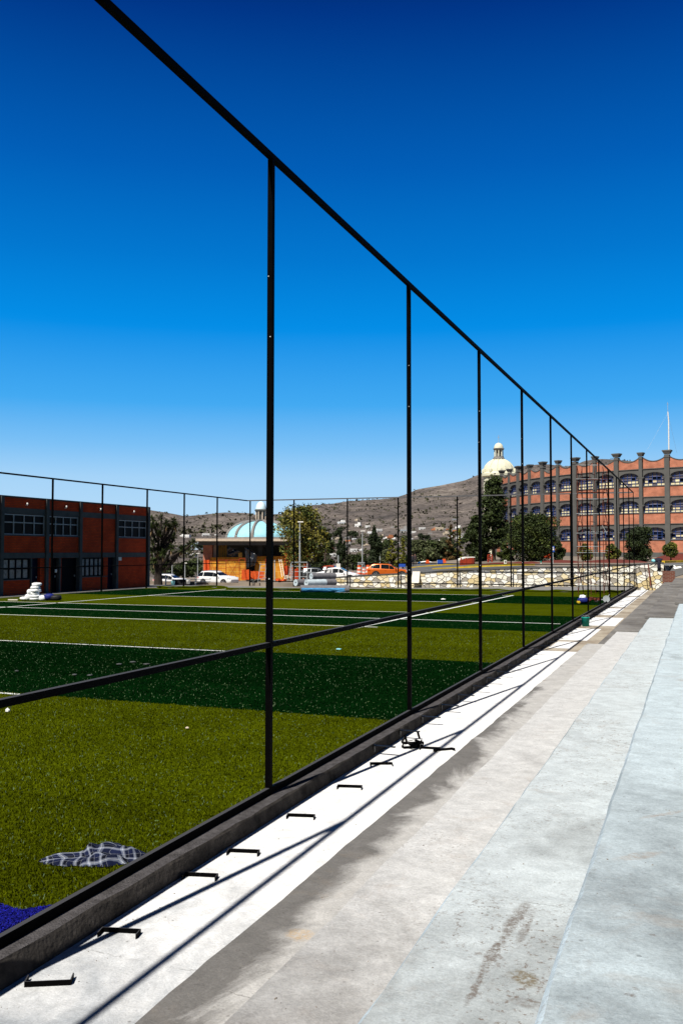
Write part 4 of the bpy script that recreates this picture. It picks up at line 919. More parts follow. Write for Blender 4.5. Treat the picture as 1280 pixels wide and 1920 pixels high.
# brick block beyond the wall end
bb = ony(1253, 1078, 70.2); m = MB().box((bb.x, 69.9, .45), (.86, .5, 1.5)); tag(m.build('brick_pier', brickD, origin=(bb.x, 70.5, 0)), 'low red brick pier beside the end of the stone wall', 'brick pier')
t = T('timber_prop', 'thin leaning timber prop before the end of stone wall', 'prop', ony(1219, 1097, 68)); MB().bar(ony(1219, 1100, 68), ony(1214, 1058, 70.4), .07).build('pole', rust, t)
P = ony(1232, 1053, WALLY+.2); tag(MB().blob(P+Vector((.05, 0, .08)), (.30, .2, .17), jit=.2).blob(P+Vector((.1, -.28, -.28)), (.13, .1, .3), jit=.2).build('dark_jacket', cloth_b, smooth=True, origin=P), 'dark jacket draped over the end of the stone wall', 'jacket')
P = ony(1224.5, 1051.5, WALLY+.2); tag(MB().blob(P, (.16, .14, .12), jit=.2).build('cloth_bundle', cyan, smooth=True, origin=P), 'pale cyan cloth on the wall beside the dark jacket', 'cloth')

# ------------------------------------------------------------------ ROADS AND BANKS BEHIND THE WALL
def strip(name, pts, wd, m, lift=.03, thick=0):
    mb = MB(); Ps = [gp(x, y) for x, y in pts]
    for a, b in zip(Ps[:-1], Ps[1:]):
        a = a.copy(); b = b.copy(); d = Vector((b.x-a.x, b.y-a.y, 0)).normalized(); r = Vector((-d.y, d.x, 0))*wd/2
        q = [a-r, b-r, b+r, a+r]
        for p in q: p.z = gz(p.x, p.y)+lift
        if thick: mb.prism([p-Vector((0, 0, thick)) for p in q], (0, 0, thick*1.0))
        else: mb.poly(q)
    return structure(mb.build(name, m))
def patch(name, pts, m, lift=.02):
    Ps = [gp(x, y) for x, y in pts]; c = sum(Ps, Vector())/len(Ps); mb = MB()
    # subdivided fan so that the sheet follows the ground
    rings = 10; n = 0; per = []
    for a, b in zip(Ps, Ps[1:]+Ps[:1]):
        for k in range(8): per.append(a+(b-a)*k/8)
    vs = [c]+[c+(p-c)*(i/rings) for i in range(1, rings+1) for p in per]; L_ = len(per)
    vs = [(v.x, v.y, gz(v.x, v.y)+lift) for v in vs]
    fs = [(0, 1+k, 1+(k+1) % L_) for k in range(L_)]+[(1+i*L_+k, 1+(i+1)*L_+k, 1+(i+1)*L_+(k+1) % L_, 1+i*L_+(k+1) % L_) for i in range(rings-1) for k in range(L_)]
    mb.add(vs, fs); return structure(mb.build(name, m))
patch('road', [(755, 1078), (875, 1068), (965, 1064), (1010, 1062), (960, 1060.5), (885, 1058.5), (760, 1060)], road, .03)
patch('road', [(1238, 1072), (1290, 1075), (1420, 1075), (1420, 1056), (1280, 1056.3), (1240, 1057.5)], road, .04)
strip('yellow_kerb', [(766, 1066), (800, 1062.5), (835, 1060.2), (875, 1058.2)], .35, yellow, .14, .14)
strip('yellow_kerb', [(812, 1067.5), (840, 1066.5), (870, 1064)], .3, yellow, .12, .12)
strip('yellow_kerb', [(856, 1066.5), (900, 1064), (960, 1061.5), (1000, 1060)], .35, yellow, .14, .14)
strip('yellow_kerb', [(1241, 1055.6), (1262, 1054.8), (1300, 1054), (1380, 1053)], .4, yellow, .2, .2)
patch('grass_verge', [(862, 1064.5), (960, 1060.8), (1005, 1058.6), (960, 1057.2), (905, 1057.6), (880, 1060)], grassm, .05)
m = MB(); Pm = gp(1267, 1064); strip('road_arrow', [(1262, 1066.8), (1268, 1066.9), (1276, 1067.1)], .28, whitep, .055); strip('road_arrow', [(1262, 1066.2), (1265, 1063.6)], .3, whitep, .057); strip('road_line', [(1243, 1061), (1290, 1060.2)], .25, whitep, .056)
def mound(px, py, rx, ry, hh, m=redgr):
    P = gp(px, py); mb = MB(); n = 22; k = 6; vs = []
    for i in range(k+1):
        r = i/k
        for j in range(n):
            a = 2*math.pi*j/n; x = P.x+R0[0]*rx*r*math.cos(a)+D0[0]*ry*r*math.sin(a); y = P.y+R0[1]*rx*r*math.cos(a)+D0[1]*ry*r*math.sin(a)
            vs.append((x, y, gz(x, y)-.1+(hh+.1)*(1-r*r)+.06*mn.noise(Vector((x, y, 0)))))
    mb.add(vs, [(i*n+j, i*n+(j+1) % n, (i+1)*n+(j+1) % n, (i+1)*n+j) for i in range(k) for j in range(n)]); return structure(mb.build('gravel_bank', m, smooth=True))
GH = [(1150, 1054, 3.2, 8, .28), (1050, 1054, 2.4, 6, .22), (1272, 1051.5, 3.0, 5, .8), (930, 1058.5, 3.0, 1.6, .2), (985, 1056.5, 2.2, 1.5, .2)]
for q in GH: mound(*q)

# ------------------------------------------------------------------ CURVED ARCADED BUILDING
K = 16.
pxk = [1250, 1203, 1157, 1118, 1080, 1047, 1016, 993, 971, 955.6, 942]; ytk = [843, 846, 849, 853, 857.5, 862, 865.5, 869, 872.5, 877, 882]
pts_ = np.array([((a-640)/(1034-b)*K, F/(1034-b)*K) for a, b in zip(pxk, ytk)]); ik = np.arange(len(pxk))
cl = np.polyfit(ik, pts_[:, 0], 2); cdp = np.polyfit(ik, pts_[:, 1], 2)
NB = range(-3, 13)
CP = [Vector((*xy(float(np.polyval(cl, i)), float(np.polyval(cdp, i))), 0)) for i in NB]
rbld = T('arcaded_building', 'curved three-storey orange brick building with grey arches and scalloped parapet', 'building', (CP[5].x, CP[5].y, 0))
m_px = K/190.8; zz_ = lambda py: 2.61+(1034.2-py)*m_px
ZC = zz_(844); ZPH, ZPL = zz_(856.5), zz_(863.8)
FL = [(zz_(877.5), zz_(884.0), zz_(893), zz_(910)), (zz_(931), zz_(937), zz_(946), zz_(961)), (zz_(982.5), zz_(988.5), zz_(997.5), zz_(1012))]
ZBOT = zz_(1036); ZPL0 = .3
def lerp(a, b, u): return a+(b-a)*u
for bi, (A, Bq) in enumerate(zip(CP[:-1], CP[1:])):
    bwall = MB(); cop = MB(); d = (Bq-A).normalized(); nrm = Vector((d.y, -d.x, 0))
    if nrm.y > 0: nrm = -nrm
    wdt = (Bq-A).length; cwA = .36; 
    def q(u, z, w_): p = A+d*u+nrm*w_; return Vector((p.x, p.y, z))
    u0, u1 = cwA, wdt-cwA; NS = 16; us = [u0+(u1-u0)*k/NS for k in range(NS+1)]; mid = (u0+u1)/2; half = (u1-u0)/2
    # parapet
    sc_z = lambda u: ZPL+(ZPH-ZPL)*abs((u-mid)/half)**2
    broken = bi == 8
    for a, b in zip(us[:-1], us[1:]):
        za, zb = sc_z(a), sc_z(b)
        if broken and a > mid: za -= .55; zb -= .55
        bwall.prism([q(a, FL[0][0], 0), q(b, FL[0][0], 0), q(b, zb, 0), q(a, za, 0)], -nrm*.3)
        cop.prism([q(a, za+.002, .06), q(b, zb+.002, .06), q(b, zb+.13, .06), q(a, za+.13, .06)], -nrm*.42)
    bwall.build('parapet', brickR, rbld); cop.build('coping', gdark, rbld)
    for fi, (zc, zcr, zsp, zsi) in enumerate(FL):
        az = lambda u: zsp+(zcr-zsp)*math.sqrt(max(0, 1-((u-mid)/half)**2))
        span = MB()
        for a, b in zip(us[:-1], us[1:]):
            span.prism([q(a, az(a), .05), q(b, az(b), .05), q(b, zc, .05), q(a, zc, .05)], -nrm*.75)
        span.build('arch_spandrel', gdark, rbld)
        MB().prism([q(u0-.1, zc-.04, .16), q(u1+.1, zc-.04, .16), q(u1+.1, zc+.07, .16), q(u0-.1, zc+.07, .16)], -nrm*.12).build('cornice', gdark, rbld)
        nxt = FL[fi+1][0] if fi < 2 else ZBOT
        MB().prism([q(u0, nxt, 0), q(u1, nxt, 0), q(u1, zsi-.08, 0), q(u0, zsi-.08, 0)], -nrm*.3).build('brick_panel', brickR, rbld)
        MB().prism([q(u0, zsi-.079, .10), q(u1, zsi-.079, .10), q(u1, zsi+.03, .10), q(u0, zsi+.03, .10)], -nrm*.6).build('window_sill', gdark, rbld)
        # window: frame bars and one mesh of panes
        fr = MB(); W = -.27; cols = 5
        for c in range(cols+1):
            u = u0+(u1-u0)*c/cols; u = min(max(u, u0+.05), u1-.05); top = az(u); fr.bar(q(u, zsi, W), q(u, max(top, zsi+.3), W), .085, .08, up=nrm)
        hts = [zsi+.05, zsi+(zsp-zsi)*.36, zsi+(zsp-zsi)*.72, zsp+.03]
        for h_ in hts: fr.bar(q(u0, h_, W+.002), q(u1, h_, W+.002), .055, .08, up=nrm)
        wo = fr.build('window', bluef, rbld)
        pn = MB()
        lv = [zsi]+hts[1:]
        for c in range(cols):
            a, b = u0+(u1-u0)*c/cols, u0+(u1-u0)*(c+1)/cols
            for r_ in range(3):
                bright = random.random() < ((.97, .86, .06)[r_] if fi < 2 else (.25, .15, .1)[r_])*(1 if bi < 8 else .6)
                pn.prism([q(a, lv[r_], W-.06), q(b, lv[r_], W-.06), q(b, lv[r_+1], W-.06), q(a, lv[r_+1], W-.06)], -nrm*.03, 1 if bright else (2 if random.random() < .75 else 0))
            uu = [a, (a+b)/2, b]
            for s1, s2 in zip(uu[:-1], uu[1:]): pn.prism([q(s1, hts[3], W-.06), q(s2, hts[3], W-.06), q(s2, az(s2)+.05, W-.06), q(s1, az(s1)+.05, W-.06)], -nrm*.03, 2)
        pn.build('pane', [glassd, glassc, glassg], wo)
    MB().prism([q(0, ZPL0, .12), q(wdt, ZPL0, .12), q(wdt, ZBOT-.002, .12), q(0, ZBOT-.002, .12)], -nrm*.5).build('plinth', gdark, rbld)
bk = MB(); far = [Vector((p.x-3, p.y+16, 0)) for p in CP]
for a, b, c_, d_ in zip(CP[:-1], CP[1:], far[1:], far[:-1]):
    s_ = Vector((-.25, 1.0, 0)); bk.prism([(a.x+s_.x*1.1, a.y+1.1, 0), (b.x+s_.x*1.1, b.y+1.1, 0), (c_.x, c_.y, 0), (d_.x, d_.y, 0)], (0, 0, FL[0][0]-.1))
bk.build('rear_block', gdark, rbld)
for i, p in enumerate(CP):
    a = CP[max(i-1, 0)]; b = CP[min(i+1, len(CP)-1)]; d = (b-a).normalized(); nrm = Vector((d.y, -d.x, 0)); nrm = -nrm if nrm.y > 0 else nrm
    rz = math.atan2(d.y, d.x); heavy = i % 2 == 1; wd = .78 if heavy else .56; pr = .20 if heavy else .14; ztop = ZC-.0 if heavy else ZC-.12
    c = MB().box(Vector((p.x, p.y, (ZPL0+ztop-.7)/2))+nrm*(pr/2-.1), (wd, pr+.5, ztop-.7-ZPL0), rz).build('column', gdark, rbld)
    cap = MB()
    for k, (s_, h0, h1) in enumerate(((1.2, -1.25, -1.12), (1.15, -.70, -.6), (1.3, -.6, -.45), (1.5, -.45, -.30), (1.75, -.30, -.1))): 
        cap.box(Vector((p.x, p.y, ztop+(h0+h1)/2+.1))+nrm*(pr/2-.1), (wd*s_, (pr+.5)*(1+(s_-1)*.8), h1-h0), rz)
    cap.build('capital', gdark, c)
    for zc, zcr, zsp, zsi in FL: 
        im = MB(); im.box(Vector((p.x, p.y, zsp-.05))+nrm*.06, (wd+.62, .5, .15), rz); im.box(Vector((p.x, p.y, zsp-.20))+nrm*.05, (wd+.3, .42, .15), rz); im.build('impost', gdark, c)
    pass
# entrance steps and ramp wall
st = T('entrance_stair', 'red brick stair with sloping side wall in front of building', 'stair', gD(1022, 128)); 
for k in range(7): MB().box(gD(1016, 128)+Vector((R0[0]*.02, 0, .17*(k+.5))), (1.5, 2.6-.3*k, .17), va+.5).build('tread', gconc, st)
a, b = pv(1012, 1052, 126), pv(1031, 1050, 126); MB().prism([a, b, pv(1031, 1030, 126), pv(1029, 1026, 126), pv(1013, 1043, 126)], Vector(D0)*.35).build('side_wall', brickL, st)
# dome behind
dc = T('cream_dome_tower', 'cream ribbed dome with columned lantern behind the arcaded building', 'tower', gD(935, 190)); Dd = 186.
C = pv(934.5, 886, Dd); r_ = 28.5/F*Dd; h_ = pv(934.5, 861, Dd).z-C.z
prof = [(r_*math.cos(t), h_*1.02*math.sin(t)) for t in np.linspace(0, math.pi/2*.88, 12)]
dmo = MB().lathe(prof, C, 36).build('dome', domew, dc, True)
for k in range(12):
    a = 2*math.pi*k/12+.1; MB().tube([C+Vector((r*math.cos(a), r*math.sin(a), z+.02)) for r, z in prof], .13, 5).build('rib', domew, dmo)
MB().lathe([(r_*1.0, -26), (r_*1.0, -1), (r_*1.12, -.8), (r_*1.12, -.3), (r_*1.02, 0)], C, 30).build('drum', domew, dc)
for k in range(10):
    a = 2*math.pi*k/10; MB().blob(C+Vector((r_*1.05*math.cos(a), r_*1.05*math.sin(a), .25)), (.3, .3, .5), jit=0).build('finial', domew, dc)
cz = C.z+prof[-1][1]; rl = 9/F*Dd; zt = pv(935, 841.5, Dd).z-cz
lo = MB().lathe([(rl*1.2, -.2), (rl*1.2, .2), (rl*1.05, .3), (rl*1.05, .5), (rl*.5, .5), (rl*.5, zt-.3), (rl*1.0, zt-.25), (rl*1.2, zt), (rl*1.0, zt+.1)], (C.x, C.y, cz), 20).build('lantern', domer, dc)
for k in range(8):
    a = 2*math.pi*k/8+.2; MB().tube([(C.x+rl*.85*math.cos(a), C.y+rl*.85*math.sin(a), cz+.4), (C.x+rl*.85*math.cos(a), C.y+rl*.85*math.sin(a), cz+zt-.2)], .11, 6).build('column', domew, lo)
zz2 = pv(935, 831, Dd).z-cz-zt; MB().lathe([(rl*.98*math.cos(t), zz2*math.sin(t)+.08) for t in np.linspace(0, math.pi/2, 9)], (C.x, C.y, cz+zt), 20).build('lantern_cap', domew, lo, True)
m = MB(); z0 = cz+zt+zz2; z1 = pv(935, 816, Dd).z; m.tube([(C.x, C.y, z0), (C.x, C.y, z1)], .05, 6); m.bar(Vector((C.x, C.y, z1-.45))-Vector(R0)*.22, Vector((C.x, C.y, z1-.45))+Vector(R0)*.22, .06); m.build('cross', galv, lo)
# roof mast
Dm = 150.; P = pv(1252.5, 843, Dm); ms = T('roof_mast', 'slender white mast with small crossed tip on the arcaded roof', 'mast', (P.x, P.y, FL[0][0]))
MB().tube([(P.x, P.y, FL[0][0]), pv(1252.5, 790, Dm), pv(1251, 772, Dm)], [.11, .10, .08], 8).build('pole', lampw, ms)
tp = pv(1250.5, 754, Dm); MB().tube([pv(1251, 772.2, Dm), tp], .035, 6).bar(pv(1248.5, 757.5, Dm), pv(1252.8, 757.5, Dm), .05).build('tip', galv, ms)
MB().tube([pv(1251, 774, Dm), pv(1211, 846, Dm-3)], .012, 4).build('guy_wire', galv, ms); MB().tube([pv(1251, 774, Dm), pv(1268, 850, Dm+2)], .012, 4).build('guy_wire', galv, ms)
# ------------------------------------------------------------------ SCAFFOLD TOWER ON THE PITCH
sc = T('scaffold_tower', 'tall thin rusty scaffold tower standing on the far turf', 'scaffold', onz(1110, 1116))
Ds_ = 55.; thk = .036
fronts = [1082, 1106, 1130]; backs = [1091.5, 1115, 1139.5]
def sp_(px, z, D): p = pv(px, 1000, D); return Vector((p.x, p.y, z))
zt_ = pv(1100, 872, Ds_).z
for k, (a, b) in enumerate(zip(fronts, backs)):
    for px, D in ((a, Ds_), (b, Ds_+1.2)):
        MB().bar(sp_(px, .0, D), sp_(px, zt_-(0 if k < 2 else .5), D), thk).build('upright', rust, sc)
    for z in np.arange(.5, zt_, .98): MB().bar(sp_(a, z, Ds_), sp_(b, z, Ds_+1.2), thk*.8).build('rung', rust, sc)
lv = [pv(1100, y, Ds_).z for y in (1098, 1036, 1024.5, 999.5, 963, 935.5, 898, 872)]
for k, z in enumerate(lv):
    MB().bar(sp_(1080, z, Ds_-.06), sp_(1133 if k % 2 else 1128, z, Ds_-.06), .028).build('rail', galv, sc)
    MB().bar(sp_(1090, z+.12, Ds_+1.26), sp_(1140, z+.12, Ds_+1.26), .026).build('rail', galv if k % 2 else rust, sc)
lvl = [0.1, 1.95, 3.95, 5.9, zt_-.1]
for z0, z1 in zip(lvl[:-1], lvl[1:]):
    for a, b in ((fronts[0], backs[0]), (fronts[2], backs[2])):
        MB().bar(sp_(a, z0, Ds_), sp_(b, z1, Ds_+1.2), .03).bar(sp_(b, z0, Ds_+1.2), sp_(a+.3, z1, Ds_), .03).build('cross_brace', rust, sc)
for y, a, b in ((986.5, 1082, 1112), (985, 1118, 1140), (923.5, 1084, 1134), (899.5, 1086, 1124)):
    p = pv((a+b)/2, y, Ds_+.6); MB().box(p, ((b-a)/F*Ds_, .5, .05), va).build('platform', rust, sc)
MB().bar(pv(1128, 985, Ds_-.1), pv(1137, 1001, Ds_-.1), .03).build('loose_pole', galv, sc)

# ------------------------------------------------------------------ TREES AND SHRUBS
def crown(clumps, nleaf, size, shell=.45):
    """clumps: (centre, radii) ; leaves fill the clumps, thicker toward their skins"""
    wts = np.array([r[0]*r[1]*r[2] for c, r in clumps])**.7; wts /= wts.sum(); P = []
    for (c, r), k in zip(clumps, (wts*nleaf).astype(int)):
        v = rng.normal(size=(k, 3)); v /= np.linalg.norm(v, axis=1)[:, None]; rad = (shell+(1-shell)*rng.random(k))**.7
        P.append(np.array(c)+v*rad[:, None]*np.array(r)*(1+.12*rng.normal(size=(k, 1))))
    return leaf_cloud(np.concatenate(P), size)
def limbs(m, base, topz, clumps, r0, lean=0, n=9):
    tp = Vector((base.x+lean, base.y, base.z+(topz-base.z)*.45)); m.tube([base-Vector((0, 0, .3)), base+(tp-base)*.4+Vector((random.uniform(-.1, .1), 0, 0)), tp], [r0*1.25, r0*.9, r0*.6], 9)
    for c, r in random.sample(clumps, min(n, len(clumps))):
        c = Vector(c); md = tp+(c-tp)*.5+Vector((random.uniform(-.2, .2), random.uniform(-.2, .2), -.1)); st_ = base+(tp-base)*random.uniform(.7, 1)
        m.tube([st_, md, c], [r0*.45, r0*.28, r0*.1], 6)
def tree(name, label, px, D, ytop, wpx, leaf, nleaf=4000, lsize=.2, ycrown=None, ncl=22, group=None, r0=.16, shape='round', cat='tree', aspect=1., shell=.45, depth=None):
    b = gD(px, D); ztop = pv(px, ytop, D).z; W = wpx/F*D/2; zc0 = pv(px, ycrown, D).z if ycrown else b.z+(ztop-b.z)*.25
    t = T(name, label, cat, b, group); H = ztop-zc0; cl_ = []
    Wd = depth or W
    for i in range(ncl):
        u = (i+.5)/ncl; a = random.random()*6.283
        if shape == 'round': prof_ = math.sin(math.pi*min(max(.10+.83*u, 0), 1))**.65; s_ = .36
        elif shape == 'cone': prof_ = (1-u)**.9+.04; s_ = .26*(1-u)+.08
        elif shape == 'column': prof_ = min(1, (1-u)*2.3+.06)*min(1, .55+u*3); s_ = .4
        elif shape == 'egg': prof_ = math.sin(math.pi*(.17+.80*u**1.0))**.8; s_ = .42
        elif shape == 'pine': prof_ = (.35+.65*math.sin(math.pi*min(1, .15+u)))*(1.05-.45*u); s_ = .30
        elif shape == 'box': prof_ = 1 if u < .8 else .86; s_ = .36
        rr = prof_*(1-s_*.8)*(random.random()**.4 if shape not in ('column',) else random.random()**.7)
        z = zc0+H*(.06+.86*u)
        rv = max(.12, W*s_*(.75+.5*random.random())*(prof_*.6+.4 if shape in ('cone', 'column', 'egg') else 1)); vz = rv*(.75 if shape != 'column' else 1.5)
        if shape == 'cone': vz = rv*.55
        if z+vz > ztop: vz = max(.1, ztop-z)
        cl_.append(((b.x+R0[0]*W*rr*math.cos(a)+D0[0]*Wd*rr*math.sin(a), b.y+R0[1]*W*rr*math.cos(a)+D0[1]*Wd*rr*math.sin(a), z), (rv, rv, vz)))
    if shape in ('cone', 'column', 'pine', 'egg'): cl_.append(((b.x, b.y, ztop-.05*H), (W*.08+.06, W*.08+.06, .06*H)))
    m = MB()
    if shape in ('round', 'pine'): limbs(m, b, ztop if shape == 'round' else ztop+H*.6, cl_, r0, n=10)
    else: m.tube([b-Vector((0, 0, .3)), (b.x, b.y, zc0+H*.85)], [r0, r0*.3], 7)
    m.build('trunk', bark, t)
    lf = leaf if isinstance(leaf, (list, tuple)) else [leaf]
    v = crown(cl_, nleaf, lsize, shell); mi = (rng.random(len(v)//4)*len(lf)).astype(int) if len(lf) > 1 else None
    if len(lf) > 1:   # whole clumps lean to one tint
        cen = v.reshape(-1, 4, 3).mean(1); s_ = np.sin(cen[:, 0]*1.7+cen[:, 2]*2.3+px)+.6*rng.normal(size=len(cen)); mi = (s_ > .5).astype(int)
    fast_quads('crown', v, lf, t, mi); return t
tree('olive_tree', 'large olive yellow tree with several trunks beside the lamp post', 564, 103, 945, 116, [leafo, leafm], 8500, .15, 1060, 52, r0=.2)
tree('leafy_tree', 'dark tree with drooping crown right of the olive tree', 610, 120, 985, 40, leafd, 2500, .2, 1072, 14)
tree('cypress_tree', 'slim dark cypress just left of the thin far fence post', 638, 150, 1001, 20, leafc, 2200, .2, 1066, 20, shape='column')
tree('cypress_tree', 'short dark cypress touching the slim one behind the white car', 645, 147, 1015, 14, leafc, 1500, .2, 1066, 14, shape='column')
tree('cypress_tree', 'tall pointed dark cypress standing behind the orange car', 701.5, 112, 985, 31, leafc, 8000, .13, 1070, 40, shape='column', r0=.25)
tree('leafy_tree', 'dark hedge like bush left of the tall pointed cypress', 672, 150, 1040, 46, leafd, 2600, .22, 1066, 16)
tree('leafy_tree', 'pale bare bush behind the white saloon car', 652, 140, 1040, 16, leafg, 600, .18, 1064, 8)
tree('conifer_tree', 'yellow green conifer with wide skirts right of the tall cypress', 734, 122, 1013, 36, leafy, 2600, .17, 1064, 30, shape='cone')
tree('conifer_tree', 'narrow yellow green conifer beside the second tall post', 755, 126, 1010, 24, leafy, 1900, .17, 1064, 26, shape='cone')
tree('leafy_tree', 'round grey green tree right of the second tall post', 786, 152, 1013, 52, leafg, 5000, .22, 1052, 18)
tree('leafy_tree', 'broad grey green tree behind the blue banner on posts', 815, 150, 1014, 70, [leafg, leafd], 6500, .22, 1052, 22)
tree('conifer_tree', 'reddish brown conifer left of the big dark pine', 845, 136, 984, 36, [leafr, leafd], 4500, .18, 1058, 34, shape='cone')
tree('conifer_tree', 'slim green conifer between the reddish conifer and the pine', 861, 138, 993, 22, leafy, 1800, .17, 1056, 26, shape='cone')
tree('pine_tree', 'tall ragged dark pine overlapping the arcaded building', 925, 112, 888, 86, leafd, 12500, .17, 1034, 60, shape='pine', r0=.22, shell=.1)
tree('pine_tree', 'lower spreading dark pine left of the tall ragged pine', 891, 114, 966, 66, leafd, 9000, .19, 1052, 40, shape='pine', r0=.2)
tree('round_tree', 'broad round dark green tree in front of the arcade', 1000, 104, 963, 118, [leafd, leafm], 19000, .13, 1047, 60, r0=.2)
tree('shrub', 'conical light green shrub left of the broad round tree', 945, 106, 1016, 30, leafm, 3400, .11, 1060, 20, shape='egg', cat='shrub', r0=.08)
tree('shrub', 'smaller dark cone shrub under the broad round tree', 957, 107, 1027, 16, leafd, 1300, .11, 1056, 12, shape='egg', cat='shrub', r0=.08)
tree('shrub', 'dark bushy shrub behind the blue sign pole', 1047, 108, 1016, 30, leafd, 2500, .12, 1054, 18, shape='egg', cat='shrub', r0=.08)
tree('clipped_shrub', 'round clipped yellow green shrub leftmost in the red gravel', 1096, 98, 1019, 31, [leafy, leafm], 4200, .085, 1051, 24, shape='egg', cat='shrub', r0=.07)
tree('clipped_shrub', 'clipped yellow green shrub left of the big dark hedge', 1146, 97, 1019, 32, [leafy, leafm], 4200, .085, 1050, 24, shape='egg', cat='shrub', r0=.07)
tree('clipped_shrub', 'teardrop clipped shrub standing above the yellow kerb', 1256, 92, 1016, 31, [leafy, leafm], 4200, .085, 1044, 24, shape='egg', cat='shrub', r0=.09)
tree('hedge_shrub', 'big dark box shaped hedge behind the stone wall', 1197.5, 93, 986, 56, [leafc, leafd], 15000, .09, 1054, 64, shape='box', cat='hedge', r0=.1, depth=1.4)
for i, (px, D, yt, wp, lf, lab) in enumerate(((345, 190, 1052, 60, leafd, 'dark bushes beyond the yucca near the parked wagon'), (372, 200, 1046, 40, leafg, 'grey green tree between the yucca and the pavilion'), (322, 170, 1062, 50, leafd, 'low dark tree behind the parked wagon'), (398, 230, 1040, 34, leafr, 'russet tree just left of the pavilion pillar'), (300, 210, 1045, 46, leafg, 'pale tree mostly hidden behind the yucca'), (590, 200, 1052, 50, leafd, 'dark trees behind the olive tree trunk'), (765, 210, 1040, 40, leafd, 'distant dark tree behind the narrow conifer'), (830, 215, 1030, 50, leafg, 'distant grey tree behind the reddish conifer'), (720, 230, 1030, 44, leafg, 'distant pale tree behind the tall cypress'))):
    tree('distant_tree', lab, px, D, yt, wp, lf, 1500, .3, 1078, 14)
gr_ = [(600, 1010), (618, 1022), (640, 1030), (655, 1046), (690, 1052), (722, 1046), (745, 1030), (770, 1024), (796, 1006), (812, 1020), (838, 1014), (868, 1014), (700, 1008), (676, 1014), (660, 1004), (728, 1022), (760, 1012), (846, 1024), (880, 1008), (690, 1034), (632, 1000), (715, 1030), (780, 1016), (827, 1030), (583, 1030), (410, 1030), (378, 1024), (352, 1028)]
for i, (px, yt) in enumerate(gr_):
    P, D = hp(px, yt+7); D = min(D, 900); wp = random.uniform(16, 34); t = T('distant_tree', 'small dark tree among the houses at the hill foot', 'tree', P, 'trees among the hillside houses'); W = wp/F*D/2; H = W*random.uniform(.7, 1.1)
    MB().tube([P-Vector((0, 0, 1)), P+Vector((0, 0, H))], W*.06, 6).build('trunk', bark, t)
    cl_ = [((P.x+random.uniform(-.7, .7)*W, P.y+random.uniform(-.7, .7)*W, P.z+H*random.uniform(.35, 1.1)), (W*.45, W*.45, H*.4)) for _ in range(8)]
    fast_quads('crown', crown(cl_, 700, W*.11), (leafd, leafg, leafc)[i % 3], t)
# yucca by the brick building
yb_ = T('yucca_tree', 'big branching dark yucca at the end of the brick building', 'tree', gD(298, 78)); D = 78.; base = gD(298, D)
ros = [(303, 972), (312, 982), (326, 977), (286, 974), (284, 990), (294, 986), (318, 989), (282, 1006), (297, 1000), (311, 998), (329, 985), (288, 1018), (303, 1015), (320, 1009), (327, 1006), (312, 1024), (296, 1030), (284, 1034), (306, 1038), (322, 1028), (340, 1030), (355, 1021), (362, 1018), (332, 1040), (300, 1050), (315, 1052), (288, 1052), (309, 1062), (296, 1066)]
tm_ = MB(); tm_.tube([base-Vector((0, 0, .3)), pv(297, 1070, D), pv(299, 1050, D)], [.42, .3, .24], 10)
tips = []; lv_ = []; dv_ = []
for px, py in ros:
    p = pv(px, py, D+random.uniform(-1.3, 1.3)); st_ = pv(298+(px-298)*.35, min(1068, py+random.uniform(22, 40)), D); tm_.tube([st_, st_*.4+p*.6+Vector((0, 0, -.15)), p], [.14, .11, .08], 6)
    k = 95
    az = rng.random(k)*6.283; el = rng.uniform(-.7, 1.4, k); ln = rng.uniform(.40, .62, k)
    dirs = np.c_[np.cos(az)*np.cos(el), np.sin(az)*np.cos(el), np.sin(el)]; sd_ = np.c_[-np.sin(az), np.cos(az), np.zeros(k)]*.028; pb_ = np.array(p)
    a1 = pb_+sd_*.6; a2 = pb_-sd_*.6; md = pb_+dirs*ln[:, None]*.5; tp = pb_+dirs*ln[:, None]-np.array([0, 0, .05])
    lv_.append(np.stack([np.repeat(pb_[None], k, 0), md+sd_, tp, md-sd_], 1).reshape(-1, 3))
    k = 10; az = rng.random(k)*6.283; dirs = np.c_[np.cos(az)*.35, np.sin(az)*.35, -np.ones(k)]*rng.uniform(.3, .7, k)[:, None]; sd_ = np.c_[-np.sin(az), np.cos(az), np.zeros(k)]*.04; pb2 = pb_-np.array([0, 0, .08])
    dv_.append(np.stack([np.repeat(pb2[None], k, 0), pb2+dirs*.5+sd_, pb2+dirs, pb2+dirs*.5-sd_], 1).reshape(-1, 3))
tm_.build('trunk', barkd, yb_); fast_quads('crown', np.concatenate(lv_), leafs, yb_); fast_quads('dead_leaves', np.concatenate(dv_), deadl, yb_)

# ------------------------------------------------------------------ LAMP POSTS, SIGNS, BARRELS
def lamp(px, ytop, ybase, D, lab, head=5, name='street_lamp', r=.07):
    b = pv(px, ybase, D); t_ = pv(px, ytop, D); t = T(name, lab, 'street lamp', b)
    MB().tube([b, b*.5+t_*.5, t_], [r*1.2, r, r*.75], 8).build('pole', galv, t); e_ = t_+Vector(R0)*head/F*D
    MB().tube([t_-Vector((0, 0, .05)), e_], .04, 6).build('arm', galv, t); MB().box(e_-Vector(R0)*.15+Vector((0, 0, .03)), (.6, .25, .12), va).build('lamp_head', lampw, t)
lamp(562, 979, 1088, 100, 'pale street lamp in front of the olive tree', 4, r=.085)
lamp(679, 996, 1080, 118, 'thin street lamp left of the tall cypress', 3); lamp(712, 1016, 1078, 150, 'distant lamp pole right of the tall cypress', 3); lamp(323, 1046, 1085, 140, 'thin pole beyond the yucca nearest to it', 2); lamp(347, 1056, 1088, 140, 'thin pole with white tip left of the far fence post', 2)
lamp(371, 1038, 1082, 160, 'thin lamp pole left of the unfinished pavilion', 2)
